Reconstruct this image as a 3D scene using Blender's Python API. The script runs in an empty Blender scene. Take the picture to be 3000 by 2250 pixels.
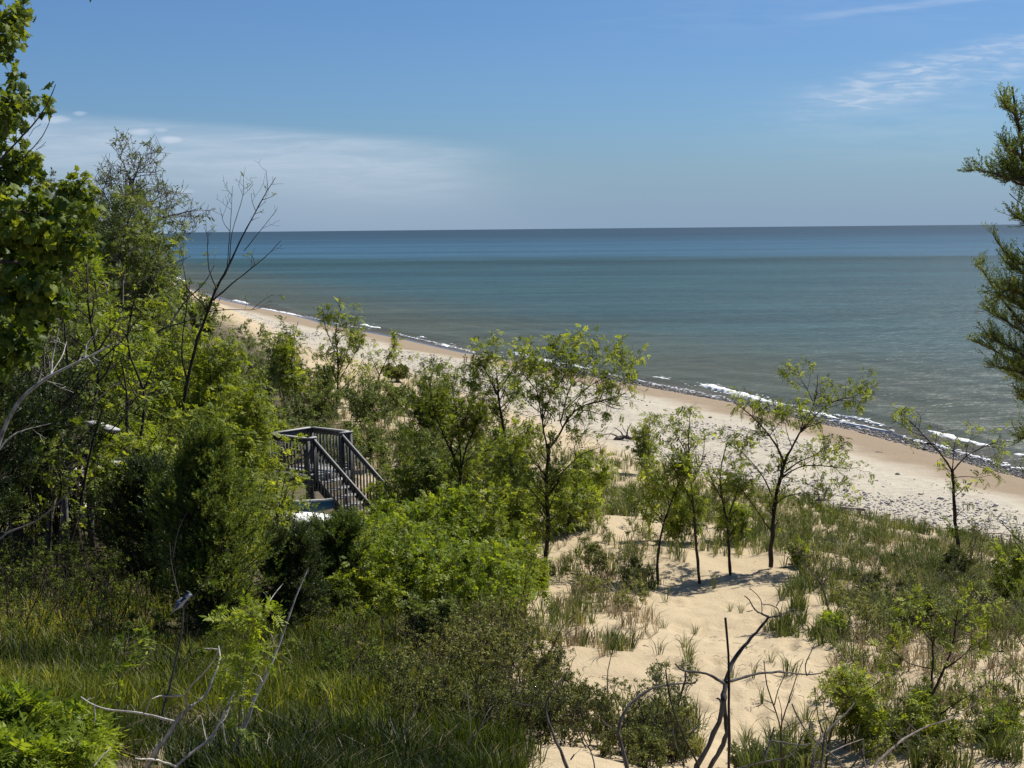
import bpy, math, random
import numpy as np
from mathutils import Vector, Matrix
sc = bpy.context.scene
C = sc.collection
rng = np.random.default_rng(11)
rad = math.radians

# ------------------------------------------------------------ camera
FPX = 4200.0                       # focal length for a 3000 px wide picture
CAM = np.array([0.0, 0.0, 11.0])
pitch = math.atan(453.6/FPX); roll = rad(0.55)
F0 = np.array([0, math.cos(pitch), -math.sin(pitch)])
U0 = np.array([0, math.sin(pitch), math.cos(pitch)])
R0 = np.array([1.0, 0, 0])
RV = math.cos(roll)*R0 - math.sin(roll)*U0
UV = math.cos(roll)*U0 + math.sin(roll)*R0
cd = bpy.data.cameras.new("camera"); cam = bpy.data.objects.new("camera", cd); C.objects.link(cam)
cd.sensor_width = 36.0; cd.lens = 36.0*FPX/3000.0; cd.clip_start = 0.1; cd.clip_end = 200000
M = Matrix.Identity(4)
for i in range(3):
    M[i][0] = RV[i]; M[i][1] = UV[i]; M[i][2] = -F0[i]; M[i][3] = CAM[i]
cam.matrix_world = M
sc.camera = cam

# ------------------------------------------------------------ sun, sky, exposure
SUN_EL = 53.0
SUN_DIR = np.array([0.78, 0.62])            # horizontal direction towards the sun
sun_h = SUN_DIR/np.linalg.norm(SUN_DIR)
sd = bpy.data.lights.new("sun", 'SUN'); sun = bpy.data.objects.new("sun", sd); C.objects.link(sun)
sd.energy = 5.0; sd.angle = rad(0.5); sd.color = (1.0, 0.955, 0.87)
dv = Vector((sun_h[0]*math.cos(rad(SUN_EL)), sun_h[1]*math.cos(rad(SUN_EL)), math.sin(rad(SUN_EL))))
sun.rotation_euler = dv.to_track_quat('Z', 'Y').to_euler()
w = bpy.data.worlds.new("World"); sc.world = w; w.use_nodes = True
wn = w.node_tree; wn.nodes.clear(); WL = wn.links.new
def WN(t, **k):
    n = wn.nodes.new(t)
    for a, b in k.items(): setattr(n, a, b)
    return n
sky = WN('ShaderNodeTexSky', sky_type='NISHITA', sun_disc=False)
sky.sun_elevation = rad(SUN_EL); sky.sun_rotation = math.atan2(sun_h[0], sun_h[1])
sky.air_density = 1.0; sky.dust_density = 0.6; sky.ozone_density = 2.2; sky.altitude = 0
def wmath(op, a, b=None, clamp=False):
    n = WN('ShaderNodeMath', operation=op, use_clamp=clamp)
    for i, v in enumerate((a, b)):
        if v is None: continue
        if isinstance(v, (int, float)): n.inputs[i].default_value = v
        else: WL(v, n.inputs[i])
    return n.outputs[0]
def wramp(x, a, b):      # smooth 0..1
    n = WN('ShaderNodeMapRange', interpolation_type='SMOOTHSTEP')
    WL(x, n.inputs[0]); n.inputs[1].default_value = a; n.inputs[2].default_value = b
    return n.outputs[0]
tc = WN('ShaderNodeTexCoord'); sx = WN('ShaderNodeSeparateXYZ'); WL(tc.outputs['Generated'], sx.inputs[0])
yy = wmath('MAXIMUM', sx.outputs[1], 0.05)
az = wmath('DIVIDE', sx.outputs[0], yy); el = wmath('DIVIDE', sx.outputs[2], yy)   # bearing and height on the sky
def wvec(ax, ay, sxx, syy):
    c = WN('ShaderNodeCombineXYZ'); WL(wmath('MULTIPLY', ax, sxx), c.inputs[0]); WL(wmath('MULTIPLY', ay, syy), c.inputs[1]); return c.outputs[0]
def wnoise(vec, scale, detail=4, rough=0.55, dist=0.0):
    n = WN('ShaderNodeTexNoise'); WL(vec, n.inputs['Vector']); n.inputs['Scale'].default_value = scale
    n.inputs['Detail'].default_value = detail; n.inputs['Roughness'].default_value = rough; n.inputs['Distortion'].default_value = dist
    return n.outputs[0]
def line_band(x0, y0, x1, y1, hw_top, hw_bot, xa, xb, soft=0.03):
    """a cloud band about the line (x0,y0)-(x1,y1) on the sky"""
    k = (y1-y0)/(x1-x0)
    mid = wmath('ADD', wmath('MULTIPLY', wmath('SUBTRACT', az, x0), k), y0)
    d = wmath('SUBTRACT', el, mid)
    top = wramp(d, hw_top, hw_top*0.25); bot = wramp(d, -hw_bot, -hw_bot*0.25)
    l = wramp(az, xa, xa+soft); r = wramp(az, xb, xb-soft)
    return wmath('MULTIPLY', wmath('MULTIPLY', top, bot), wmath('MULTIPLY', l, r))
masks = []
# long veil of cloud low on the left
n1 = wramp(wnoise(wvec(az, el, 5, 42), 3.2, 6, 0.62, .5), 0.30, 0.72)
m = line_band(-0.36, 0.074, 0.0, 0.046, 0.016, 0.045, -0.9, 0.02, 0.11)
masks.append(wmath('MULTIPLY', wmath('MULTIPLY', m, wmath('ADD', wmath('MULTIPLY', n1, 0.50), 0.40)), 0.54))
m2 = line_band(-0.36, 0.05, 0.0, 0.02, 0.04, 0.05, -0.9, 0.1, 0.25)
masks.append(wmath('MULTIPLY', m2, 0.16))
# mackerel patch on the right
n2 = wramp(wnoise(wvec(az, el, 16, 95), 3.0, 3, 0.5, 0.6), 0.40, 0.72)
n2b = wramp(wnoise(wvec(az, el, 5, 16), 4.0, 3, 0.6), 0.2, 0.6)
m = line_band(0.185, 0.078, 0.36, 0.117, 0.022, 0.020, 0.175, 0.42, 0.08)
masks.append(wmath('MULTIPLY', wmath('MULTIPLY', wmath('MULTIPLY', m, n2b), wmath('ADD', wmath('MULTIPLY', n2, 0.85), 0.25)), 0.62))
# thin high wisps
n3 = wramp(wnoise(wvec(az, el, 8, 60), 2.0, 4, 0.6), 0.3, 0.7)
masks.append(wmath('MULTIPLY', wmath('MULTIPLY', line_band(0.155, 0.136, 0.36, 0.158, 0.004, 0.003, 0.155, 0.40, 0.10), n3), 0.22))
masks.append(wmath('MULTIPLY', wmath('MULTIPLY', line_band(0.0, 0.145, 0.36, 0.150, 0.020, 0.03, 0.0, 0.42, 0.15), n3), 0.06))
masks.append(wmath('MULTIPLY', wmath('MULTIPLY', line_band(0.15, 0.085, 0.36, 0.080, 0.02, 0.05, 0.12, 0.42, 0.15), n3), 0.16))
# small puffs
for (cx, cy, rx, ry, a) in ((-0.312, 0.078, 0.012, 0.0035, .55), (-0.254, 0.069, 0.010, 0.003, .55), (-0.234, 0.0635, 0.010, 0.003, .7),
                            (-0.227, 0.028, 0.012, 0.0025, .35), (-0.295, 0.082, 0.006, 0.002, .4), (-0.24, 0.07, 0.006, 0.002, .3)):
    dx = wmath('DIVIDE', wmath('SUBTRACT', az, cx), rx); dy = wmath('DIVIDE', wmath('SUBTRACT', el, cy), ry)
    r2 = wmath('ADD', wmath('MULTIPLY', dx, dx), wmath('MULTIPLY', dy, dy))
    r2 = wmath('ADD', r2, wmath('MULTIPLY', wnoise(wvec(az, el, 30, 70), 3.0), 1.1))
    masks.append(wmath('MULTIPLY', wramp(r2, 1.6, 0.35), a))
tot = masks[0]
for m in masks[1:]: tot = wmath('SUBTRACT', wmath('ADD', tot, m), wmath('MULTIPLY', tot, m))
tint = WN('ShaderNodeMix', data_type='RGBA', blend_type='MULTIPLY'); tint.inputs[0].default_value = 1.0
WL(sky.outputs[0], tint.inputs[6]); tint.inputs[7].default_value = (0.585, 0.86, 1.25, 1)
# pale violet band near the horizon
hz = WN('ShaderNodeMix', data_type='RGBA'); WL(wmath('MULTIPLY', wramp(el, 0.075, 0.0), 0.75), hz.inputs[0])
WL(tint.outputs[2], hz.inputs[6]); hz.inputs[7].default_value = (3.72, 5.35, 7.7, 1)
mc = WN('ShaderNodeMix', data_type='RGBA'); WL(tot, mc.inputs[0]); WL(hz.outputs[2], mc.inputs[6]); mc.inputs[7].default_value = (8.8, 9.9, 11.6, 1)
bg = WN('ShaderNodeBackground'); WL(mc.outputs[2], bg.inputs[0]); bg.inputs[1].default_value = 0.0515
wo = WN('ShaderNodeOutputWorld'); WL(bg.outputs[0], wo.inputs[0])
sc.view_settings.view_transform = 'Standard'; sc.view_settings.look = 'None'
sc.view_settings.exposure = 0.5; sc.view_settings.gamma = 1.0

# ------------------------------------------------------------ pixel <-> place
def ray(px, py):
    return F0 + RV*((px-1500)/FPX) + UV*((1125-py)/FPX)
def at(px, py, D):
    d = ray(px, py); return CAM + d*(D/d[1])
def proj(P):
    d = P-CAM; z = np.maximum(d@F0, 1e-3)
    return 1500+FPX*(d@RV)/z, 1125-FPX*(d@UV)/z

# ------------------------------------------------------------ terrain height
def lake_pt(px, py):
    d = ray(px, py); t = -CAM[2]/d[2]; p = CAM+d*t; return (p[0], p[1])
SHORE = [(75, -90), (38, 15)] + [lake_pt(*p) for p in ((3000, 1383), (2768, 1316), (2588, 1268), (2384, 1226), (2226, 1187), (2000, 1146), (1814, 1112),
        (1588, 1067), (1384, 1035), (1194, 992), (1000, 957), (904, 930), (678, 882), (475, 815))] + [(-190, 640), (-500, 1500), (-2500, 6000)]
EDGE = [(65, -90), (24, 15)] + [tuple(at(*p)[:2]) for p in ((3000, 1590, 44.5), (2800, 1560, 46.5), (2480, 1505, 50), (2300, 1465, 53), (2050, 1405, 57.5), (1800, 1330, 64.6),
        (1500, 1215, 80), (1250, 1120, 97), (1000, 1050, 115), (860, 1010, 128), (760, 950, 160), (620, 900, 200), (475, 850, 280))] + [(-200, 560), (-560, 1500), (-2700, 6000)]
SHORE = np.array(SHORE, float); EDGE = np.array(EDGE, float)
def sdist(x, y, L):
    """signed distance to a polyline, positive on the land side"""
    best = np.full(x.shape, 1e18); sg = np.ones(x.shape)
    for a, b in zip(L[:-1], L[1:]):
        e = b-a; l2 = e@e
        t = np.clip(((x-a[0])*e[0]+(y-a[1])*e[1])/l2, 0, 1)
        dx = x-(a[0]+t*e[0]); dy = y-(a[1]+t*e[1]); d = dx*dx+dy*dy
        cr = e[0]*(y-a[1])-e[1]*(x-a[0])
        k = d < best; best = np.where(k, d, best); sg = np.where(k, np.sign(cr+1e-12), sg)
    return np.sqrt(best)*sg
CP = [at(*p) for p in (
 (1600, 1690, 31.3), (1927, 1716, 31), (2050, 1702, 31), (2142, 1684, 31.6), (2262, 1652, 32.5), (2433, 1818, 26), (2200, 2000, 20.5),
 (2200, 2250, 16.3), (2900, 2200, 16.5), (2760, 2190, 17), (1750, 1480, 37.5), (2000, 1535, 37), (2250, 1560, 38), (2500, 1625, 36), (2803, 1693, 34), (2980, 1750, 32),
 (1300, 1650, 30), (1100, 1850, 22), (1400, 2200, 14.5), (1500, 1950, 20), (1800, 1850, 25), (1750, 1650, 32), (700, 2000, 18), (300, 1800, 22), (100, 2240, 11), (700, 2240, 12),
 (1200, 2240, 13.3), (0, 1900, 18), (150, 1680, 27), (1100, 1300, 56), (985, 1215, 66), (1300, 1250, 60), (1500, 1400, 48), (1329, 1530, 38), (2700, 1900, 24), (2950, 1900, 24),
 (950, 1545, 38), (820, 1530, 39), (1800, 1400, 50), (2100, 1470, 47), (2500, 1560, 43), (880, 1240, 64))]
CP += [np.array(p, float) for p in ((-3, 37.4, 2.4), (0, 1, 9.5), (0, 6, 8.2), (-8, 6, 8.8), (8, 6, 7.8), (-30, 5, 10), (30, 5, 5), (5, 11, 5.9), (9, 14, 5.0), (14, 25, 3.4),
  (-20, 22, 6.6), (-14, 30, 5.2), (-25, 45, 5.5), (-20, 60, 4.2), (-32, 90, 5), (-50, 150, 6), (-90, 250, 8), (-140, 350, 9), (-15, 90, 2.2), (-22, 120, 1.8), (16, 38, 1.8),
  (-60, 40, 9), (-60, 100, 9), (-200, 400, 12), (22, 30, 1.6), (-9, 45, 3.2))]
CP = np.array(CP)
def _phi(r): return r
def _fit():
    n = len(CP); P = CP[:, :2]; s = np.array([1.0, 0.6])
    r = np.linalg.norm((P[:, None]-P[None])*s, axis=2)
    A = np.zeros((n+3, n+3)); A[:n, :n] = _phi(r) - np.eye(n)*0.35
    Q = np.c_[np.ones(n), P]; A[:n, n:] = Q; A[n:, :n] = Q.T
    return np.linalg.solve(A, np.r_[CP[:, 2], 0, 0, 0])
_W = _fit()
def smooth(a, b, x):
    t = np.clip((x-a)/(b-a), 0, 1); return t*t*(3-2*t)
def vnoise(x, y, seed=0):
    xi = np.floor(x).astype(np.int64); yi = np.floor(y).astype(np.int64); fx = x-xi; fy = y-yi
    def h(a, b):
        n = (a*374761393 + b*668265263 + seed*1274126177) & 0x7fffffff
        n = ((n ^ (n >> 13))*1103515245) & 0x7fffffff
        return ((n ^ (n >> 16)) & 0xffff)/65535.0
    fx = fx*fx*(3-2*fx); fy = fy*fy*(3-2*fy)
    return (h(xi, yi)*(1-fx)+h(xi+1, yi)*fx)*(1-fy)+(h(xi, yi+1)*(1-fx)+h(xi+1, yi+1)*fx)*fy
def H(x, y, detail=True):
    x = np.atleast_1d(np.asarray(x, float)); y = np.atleast_1d(np.asarray(y, float))
    z = np.full(x.shape, _W[-3])+_W[-2]*x+_W[-1]*y
    yc = np.minimum(y, 450); xc = np.maximum(x, -260)
    z = np.full(x.shape, _W[-3])+_W[-2]*xc+_W[-1]*yc
    for i, p in enumerate(CP):
        z = z+_W[i]*np.sqrt((xc-p[0])**2+((yc-p[1])*0.6)**2+0.6)
    z = np.clip(z, 0.5, 14)
    s = sdist(x, y, SHORE); e = sdist(x, y, EDGE)
    if detail:
        z = z+(vnoise(x*0.55, y*0.55, 3)-.5)*0.28+(vnoise(x*1.7, y*1.7, 4)-.5)*0.08+(vnoise(x*4.3, y*3.1, 5)-.5)*0.035
    bz = np.where(s < 0, np.maximum(0.13*s, -4), 1.15*(1-np.exp(-np.maximum(s, 0)/9.0)))
    if detail: bz = bz+np.where(s > 3, (vnoise(x*0.9, y*0.5, 8)-.5)*0.09, 0)
    k = smooth(-1.0, 4.0, e)
    return bz*(1-k)+z*k
def h1(x, y): return float(H(x, y)[0])
def hit(px, py, y0=9.0, y1=400.0):
    """first point of the ground seen at that pixel"""
    d = ray(px, py); ys = np.geomspace(y0, y1, 700); P = CAM+d[None]*(ys/d[1])[:, None]
    g = H(P[:, 0], P[:, 1]); k = np.nonzero(P[:, 2] <= g)[0]
    if len(k) == 0: return P[-1]
    p = P[k[0]].copy(); p[2] = g[k[0]]; return p

# ------------------------------------------------------------ mesh building
class MB:
    def __init__(s): s.V = []; s.Fk = {}; s.n = 0; s.A = []
    def add(s, V, Fc, a=None):
        V = np.asarray(V, float).reshape(-1, 3); Fc = np.asarray(Fc, np.int64)
        s.Fk.setdefault(Fc.shape[1], []).append(Fc+s.n); s.V.append(V); s.n += len(V)
        s.A.append(np.full(len(V), 0.5) if a is None else np.broadcast_to(np.asarray(a, float), (len(V),)))
    def box(s, c, ax, hs, a=None):
        """oriented box: centre, 3 axes (rows), half sizes"""
        ax = np.asarray(ax, float); hs = np.asarray(hs, float)
        g = np.array([(x, y, z) for z in (-1, 1) for y in (-1, 1) for x in (-1, 1)], float)
        V = np.asarray(c)+(g*hs)@ax
        s.add(V, [(0, 2, 3, 1), (4, 5, 7, 6), (0, 1, 5, 4), (2, 6, 7, 3), (0, 4, 6, 2), (1, 3, 7, 5)], a)
    def mesh(s, name, mat, smooth_=False):
        me = bpy.data.meshes.new(name)
        V = np.concatenate(s.V) if s.V else np.zeros((0, 3))
        me.vertices.add(len(V)); me.vertices.foreach_set('co', V.ravel())
        li = []; ls = []; o = 0
        for k, L in s.Fk.items():
            Fc = np.concatenate(L); li.append(Fc.ravel()); ls.append(o+np.arange(len(Fc))*k); o += Fc.size
        li = np.concatenate(li); ls = np.concatenate(ls)
        me.loops.add(len(li)); me.loops.foreach_set('vertex_index', li.astype(np.int32))
        me.polygons.add(len(ls)); me.polygons.foreach_set('loop_start', ls.astype(np.int32))
        at_ = me.attributes.new('v', 'FLOAT', 'POINT'); at_.data.foreach_set('value', np.concatenate(s.A).astype(np.float32))
        me.update(calc_edges=True)
        if smooth_: me.polygons.foreach_set('use_smooth', np.ones(len(ls), bool))
        if mat: me.materials.append(mat)
        return me
    def build(s, name, mat, parent=None, smooth_=False):
        o = bpy.data.objects.new(name, s.mesh(name, mat, smooth_)); C.objects.link(o)
        if parent:
            o.parent = parent
            o.matrix_parent_inverse = Matrix.Translation(parent.matrix_world.translation).inverted() if parent.type == 'EMPTY' else Matrix.Identity(4)
        return o
def tag(o, label=None, cat=None, group=None, kind=None):
    if label: o['label'] = label
    if cat: o['category'] = cat
    if group: o['group'] = group
    if kind: o['kind'] = kind
    return o
def thing(name, loc, label, cat, group=None):
    o = bpy.data.objects.new(name, None); C.objects.link(o); o.location = Vector(loc)
    o.matrix_world = Matrix.Translation(Vector(loc)); o.empty_display_size = 0.2
    return tag(o, label, cat, group)

def norm(v): return v/np.maximum(np.linalg.norm(v, axis=-1, keepdims=True), 1e-9)
def rdir(n): return norm(rng.normal(size=(n, 3)))
def tubes(mb, P, R, k=5, a=None):
    """P (N,n,3) centre lines, R (N,n) radii"""
    N, n, _ = P.shape
    if N == 0: return
    T = np.empty_like(P); T[:, 1:-1] = P[:, 2:]-P[:, :-2]; T[:, 0] = P[:, 1]-P[:, 0]; T[:, -1] = P[:, -1]-P[:, -2]; T = norm(T)
    ref = np.where(np.abs(T[:, :1, 2:3]) > 0.8, np.array([1.0, 0, 0]), np.array([0, 0, 1.0])) + np.zeros_like(T)
    X = norm(np.cross(T, ref)); Y = np.cross(T, X)
    an = np.arange(k)*2*np.pi/k
    V = P[:, :, None]+R[:, :, None, None]*(np.cos(an)[None, None, :, None]*X[:, :, None]+np.sin(an)[None, None, :, None]*Y[:, :, None])
    i, j = np.meshgrid(np.arange(n-1), np.arange(k), indexing='ij'); j2 = (j+1) % k
    q = np.stack([i*k+j, i*k+j2, (i+1)*k+j2, (i+1)*k+j], -1).reshape(-1, 4)
    Fc = (q[None]+(np.arange(N)*n*k)[:, None, None]).reshape(-1, 4)
    av = None
    if a is not None: av = np.repeat(np.broadcast_to(a, (N,)), n*k)
    mb.add(V.reshape(-1, 3), Fc, av)
def resample(pts, n, wob=0.0):
    p = np.asarray(pts, float); d = np.r_[0, np.cumsum(np.linalg.norm(np.diff(p, axis=0), axis=1))]
    # catmull-rom like smoothing through dense linear + average
    t = np.linspace(0, d[-1], n); q = np.stack([np.interp(t, d, p[:, k]) for k in range(3)], 1)
    for _ in range(1 if n > 6 else 0):
        q[1:-1] = q[1:-1]*0.6+(q[:-2]+q[2:])*0.2
    if wob > 0: q[1:-1] += rng.normal(size=(n-2, 3))*wob
    return q
def limb(pix, D, slope=0.0, n=None, wob=0.0, D2=None):
    """a limb traced over picture points at distance D, leaning away by slope metres along its length"""
    m_ = len(pix); pts = []
    for i, (x, y) in enumerate(pix):
        f = i/(m_-1); pts.append(at(x, y, (D+slope*f) if D2 is None else D+(D2-D)*f))
    return resample(pts, n or max(6, 2*m_), wob)
def spawn(P, cnt, t0, t1, L, spread=0.8, up=0.25, n=5, jit=0.12, droop=0.0, taper=0.5, back=None):
    """side branches: P (N,m,3) parents -> (N*cnt,n,3), with their start parameter"""
    N, m_, _ = P.shape; K = N*cnt
    if K == 0: return np.zeros((0, n, 3)), np.zeros(0), np.zeros(0, int)
    par = np.repeat(np.arange(N), cnt); t = rng.uniform(t0, t1, K)
    f = t*(m_-1); i = np.minimum(f.astype(int), m_-2); fr = (f-i)[:, None]
    A = P[par, i]; B = P[par, i+1]; o = A+(B-A)*fr; tan = norm(B-A)
    r = rdir(K); side = norm(r-tan*np.sum(r*tan, 1, keepdims=True))
    d = norm(tan*(1-spread)+side*spread+np.array([0, 0, up]))
    ln = L*(1-taper*t)*rng.uniform(0.55, 1.25, K)
    out = np.empty((K, n, 3)); out[:, 0] = o; st = (ln/(n-1))[:, None]
    for q in range(1, n):
        d = norm(d+rng.normal(size=(K, 3))*jit+np.array([0, 0, up*0.25-droop]))
        out[:, q] = out[:, q-1]+d*st
    return out, t, par
def place(mb, T, Fc, P, X, Z, S, a, sq=None):
    """template verts T (m,3), faces Fc; at P with x axis X, z axis about Z, scale S"""
    X = norm(X); Y = norm(np.cross(Z, X)); Z2 = np.cross(X, Y); N = len(P)
    if N == 0: return
    Rm = np.stack([X, Y, Z2], 1)*S[:, None, None]
    V = np.einsum('mk,nkj->nmj', T, Rm)+P[:, None]
    F_ = (Fc[None]+(np.arange(N)*len(T))[:, None, None]).reshape(-1, Fc.shape[1])
    mb.add(V.reshape(-1, 3), F_, np.repeat(a, len(T)))
# leaf templates -------------------------------------------------
def diamond(o, d, nrm, L, W):
    d = d/np.linalg.norm(d); s = np.cross(nrm, d); s = s/np.linalg.norm(s); o = np.asarray(o, float)
    return [o, o+d*L*0.45+s*W/2, o+d*L, o+d*L*0.45-s*W/2]
def tmpl(leaves):
    V = []; Fc = []
    for l in leaves: Fc.append([len(V)+i for i in range(4)]); V += l
    return np.array(V), np.array(Fc)
r0 = np.random.RandomState(5)
def pinnate(pairs, L, W, jit=0.35, curve=0.25):
    ls = []
    for i in range(pairs):
        x = 0.22+0.72*i/pairs; z = -curve*x*x
        for s in (-1, 1):
            ls.append(diamond((x, 0, z), np.array([0.45, s, r0.uniform(-jit, jit)-.1]), np.array([r0.uniform(-.4, .4), r0.uniform(-.5, .5), 1]), L*r0.uniform(.8, 1.15), W))
    ls.append(diamond((0.94, 0, -curve*.9), np.array([1, 0, -.4]), np.array([0, .3, 1]), L, W))
    return tmpl(ls)
T_LOC = [pinnate(5, .34, .17), pinnate(4, .38, .2), pinnate(6, .3, .14, .5, .5)]
T_SUM = [pinnate(6, .40, .12, .3, .5), pinnate(5, .45, .14, .3, .35)]
def cluster(nl, L, W, spread=1.0, zb=0.0, base=0.6):
    ls = []
    for i in range(nl):
        x = base*i/nl; a_ = r0.uniform(0, 6.28)
        d = np.array([0.5, math.cos(a_)*spread, math.sin(a_)*spread+zb])
        ls.append(diamond((x, 0, 0), d, r0.normal(size=3)+np.array([0, 0, .8]), L*r0.uniform(.7, 1.2), W*r0.uniform(.8, 1.2)))
    return tmpl(ls)
T_CLU = [cluster(8, .34, .2), cluster(7, .3, .2), cluster(9, .28, .16)]
T_CED = [cluster(14, .30, .085, .45, .1, .9), cluster(13, .26, .09, .6, .1, .9), cluster(15, .33, .075, .35, .1, 1.0)]
def maple_leaf():
    # five lobes folded along the middle rib, hanging
    half = [(0, 0), (.18, .10), (.12, .42), (.42, .30), (.52, .52), (.66, .26), (1.0, .0)]
    V = [(x, y, -abs(y)*.45-x*x*.15) for x, y in half]; V += [(x, -y, -abs(y)*.45-x*x*.15) for x, y in half[1:-1]]
    V.append((.45, 0, -.02)); c = len(V)-1; n_ = len(half)
    ring = list(range(n_))+[n_+4, n_+3, n_+2, n_+1, n_]
    return np.array(V, float), [(c, ring[i], ring[(i+1) % len(ring)]) for i in range(len(ring))]
def maple_cluster(k):
    V = []; Fc = []; v0, f0 = maple_leaf()
    for i in range(k):
        a_ = r0.uniform(0, 6.28); X = norm(np.array([math.cos(a_), math.sin(a_), -r0.uniform(.5, 1.6)])); Z = norm(r0.normal(size=3)*.4+np.array([0, 0, 1]))
        Y = norm(np.cross(Z, X)); Z = np.cross(X, Y); o = np.array([r0.uniform(0, .8), r0.uniform(-.3, .3), r0.uniform(-.25, .15)])
        o2 = o+X*.25
        Fc += [[q+len(V) for q in f] for f in f0]; V += list((v0@np.stack([X, Y, Z]))*r0.uniform(.6, .9)+o2)
    return np.array(V), np.array(Fc)
T_MAP = [maple_cluster(4), maple_cluster(5), maple_cluster(3)]
# ------------------------------------------------------------ materials
class NT:
    def __init__(s, name):
        s.m = bpy.data.materials.new(name); s.m.use_nodes = True; s.t = s.m.node_tree; s.t.nodes.clear(); s.L = s.t.links.new
        s.out = s.t.nodes.new('ShaderNodeOutputMaterial')
    def n(s, t, **k):
        q = s.t.nodes.new(t)
        for a, b in k.items(): setattr(q, a, b)
        return q
    def val(s, x, sock):
        if isinstance(x, (int, float)): sock.default_value = x
        elif isinstance(x, tuple): sock.default_value = x if len(x) == 4 or sock.type == 'VECTOR' else (*x, 1)
        else: s.L(x, sock)
    def attr(s, name): return s.n('ShaderNodeAttribute', attribute_name=name).outputs['Fac']
    def math(s, op, a, b=0.0, c=None, clamp=False):
        q = s.n('ShaderNodeMath', operation=op, use_clamp=clamp); s.val(a, q.inputs[0]); s.val(b, q.inputs[1])
        if c is not None: s.val(c, q.inputs[2])
        return q.outputs[0]
    def mr(s, x, a, b, c=0.0, d=1.0):
        q = s.n('ShaderNodeMapRange', interpolation_type='SMOOTHSTEP'); s.L(x, q.inputs[0])
        for i, v in enumerate((a, b, c, d)): q.inputs[i+1].default_value = v
        return q.outputs[0]
    def pos(s, scale=(1, 1, 1), obj=False):
        q = s.n('ShaderNodeMapping'); q.inputs['Scale'].default_value = scale
        src = s.n('ShaderNodeTexCoord').outputs['Object'] if obj else s.n('ShaderNodeNewGeometry').outputs['Position']
        s.L(src, q.inputs[0]); return q.outputs[0]
    def noise(s, vec, scale, detail=4, rough=.55, dist=0.0):
        q = s.n('ShaderNodeTexNoise'); s.L(vec, q.inputs['Vector']); q.inputs['Scale'].default_value = scale
        q.inputs['Detail'].default_value = detail; q.inputs['Roughness'].default_value = rough; q.inputs['Distortion'].default_value = dist
        return q.outputs[0]
    def mix(s, f, a, b):
        q = s.n('ShaderNodeMix', data_type='RGBA'); s.val(f, q.inputs[0]); s.val(a, q.inputs[6]); s.val(b, q.inputs[7]); return q.outputs[2]
    def bump(s, h, st, dist=0.02, nrm=None):
        q = s.n('ShaderNodeBump'); s.L(h, q.inputs['Height']); s.val(st, q.inputs['Strength']); q.inputs['Distance'].default_value = dist
        if nrm: s.L(nrm, q.inputs['Normal'])
        return q.outputs[0]
    def ramp(s, x, stops):
        q = s.n('ShaderNodeValToRGB'); s.L(x, q.inputs[0]); e = q.color_ramp.elements
        e[0].position, e[0].color = stops[0][0], (*stops[0][1], 1); e[1].position, e[1].color = stops[-1][0], (*stops[-1][1], 1)
        for p_, c_ in stops[1:-1]: x_ = e.new(p_); x_.color = (*c_, 1)
        return q.outputs[0]
    def pbr(s, col, rough=.8, nrm=None, spec=.3, fin=True):
        q = s.n('ShaderNodeBsdfPrincipled'); s.val(col, q.inputs['Base Color']); s.val(rough, q.inputs['Roughness']); s.val(spec, q.inputs['Specular IOR Level'])
        if nrm: s.L(nrm, q.inputs['Normal'])
        if fin: s.L(q.outputs[0], s.out.inputs[0])
        return q.outputs[0]
def leaf_mat(name, c0, c1, c2, trans=0.52, tint=(1.40, 1.33, .50), rough=.55, spec=.25):
    t = NT(name); v = t.attr('v'); col = t.ramp(v, [(0, c0), (.55, c1), (1, c2)])
    b = t.pbr(col, rough, None, spec, False)
    tr = t.n('ShaderNodeBsdfTranslucent'); q = t.n('ShaderNodeMix', data_type='RGBA', blend_type='MULTIPLY'); q.inputs[0].default_value = 1
    t.L(col, q.inputs[6]); q.inputs[7].default_value = (*tint, 1); t.L(q.outputs[2], tr.inputs[0])
    mx = t.n('ShaderNodeMixShader'); mx.inputs[0].default_value = trans; t.L(b, mx.inputs[1]); t.L(tr.outputs[0], mx.inputs[2]); t.L(mx.outputs[0], t.out.inputs[0])
    return t.m
def bark_mat(name, a, b, sc_=12):
    t = NT(name); p = t.pos((1, 1, .25)); n1 = t.noise(p, sc_, 5, .65); n2 = t.noise(t.pos(), 1.3, 2)
    f = t.mr(n1, .35, .65); col = t.mix(f, a, b); col = t.mix(t.mr(n2, .4, .7, 0, .5), col, tuple(min(1, x*1.5) for x in b))
    t.pbr(col, .9, t.bump(n1, .7, .01), .15); return t.m
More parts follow.
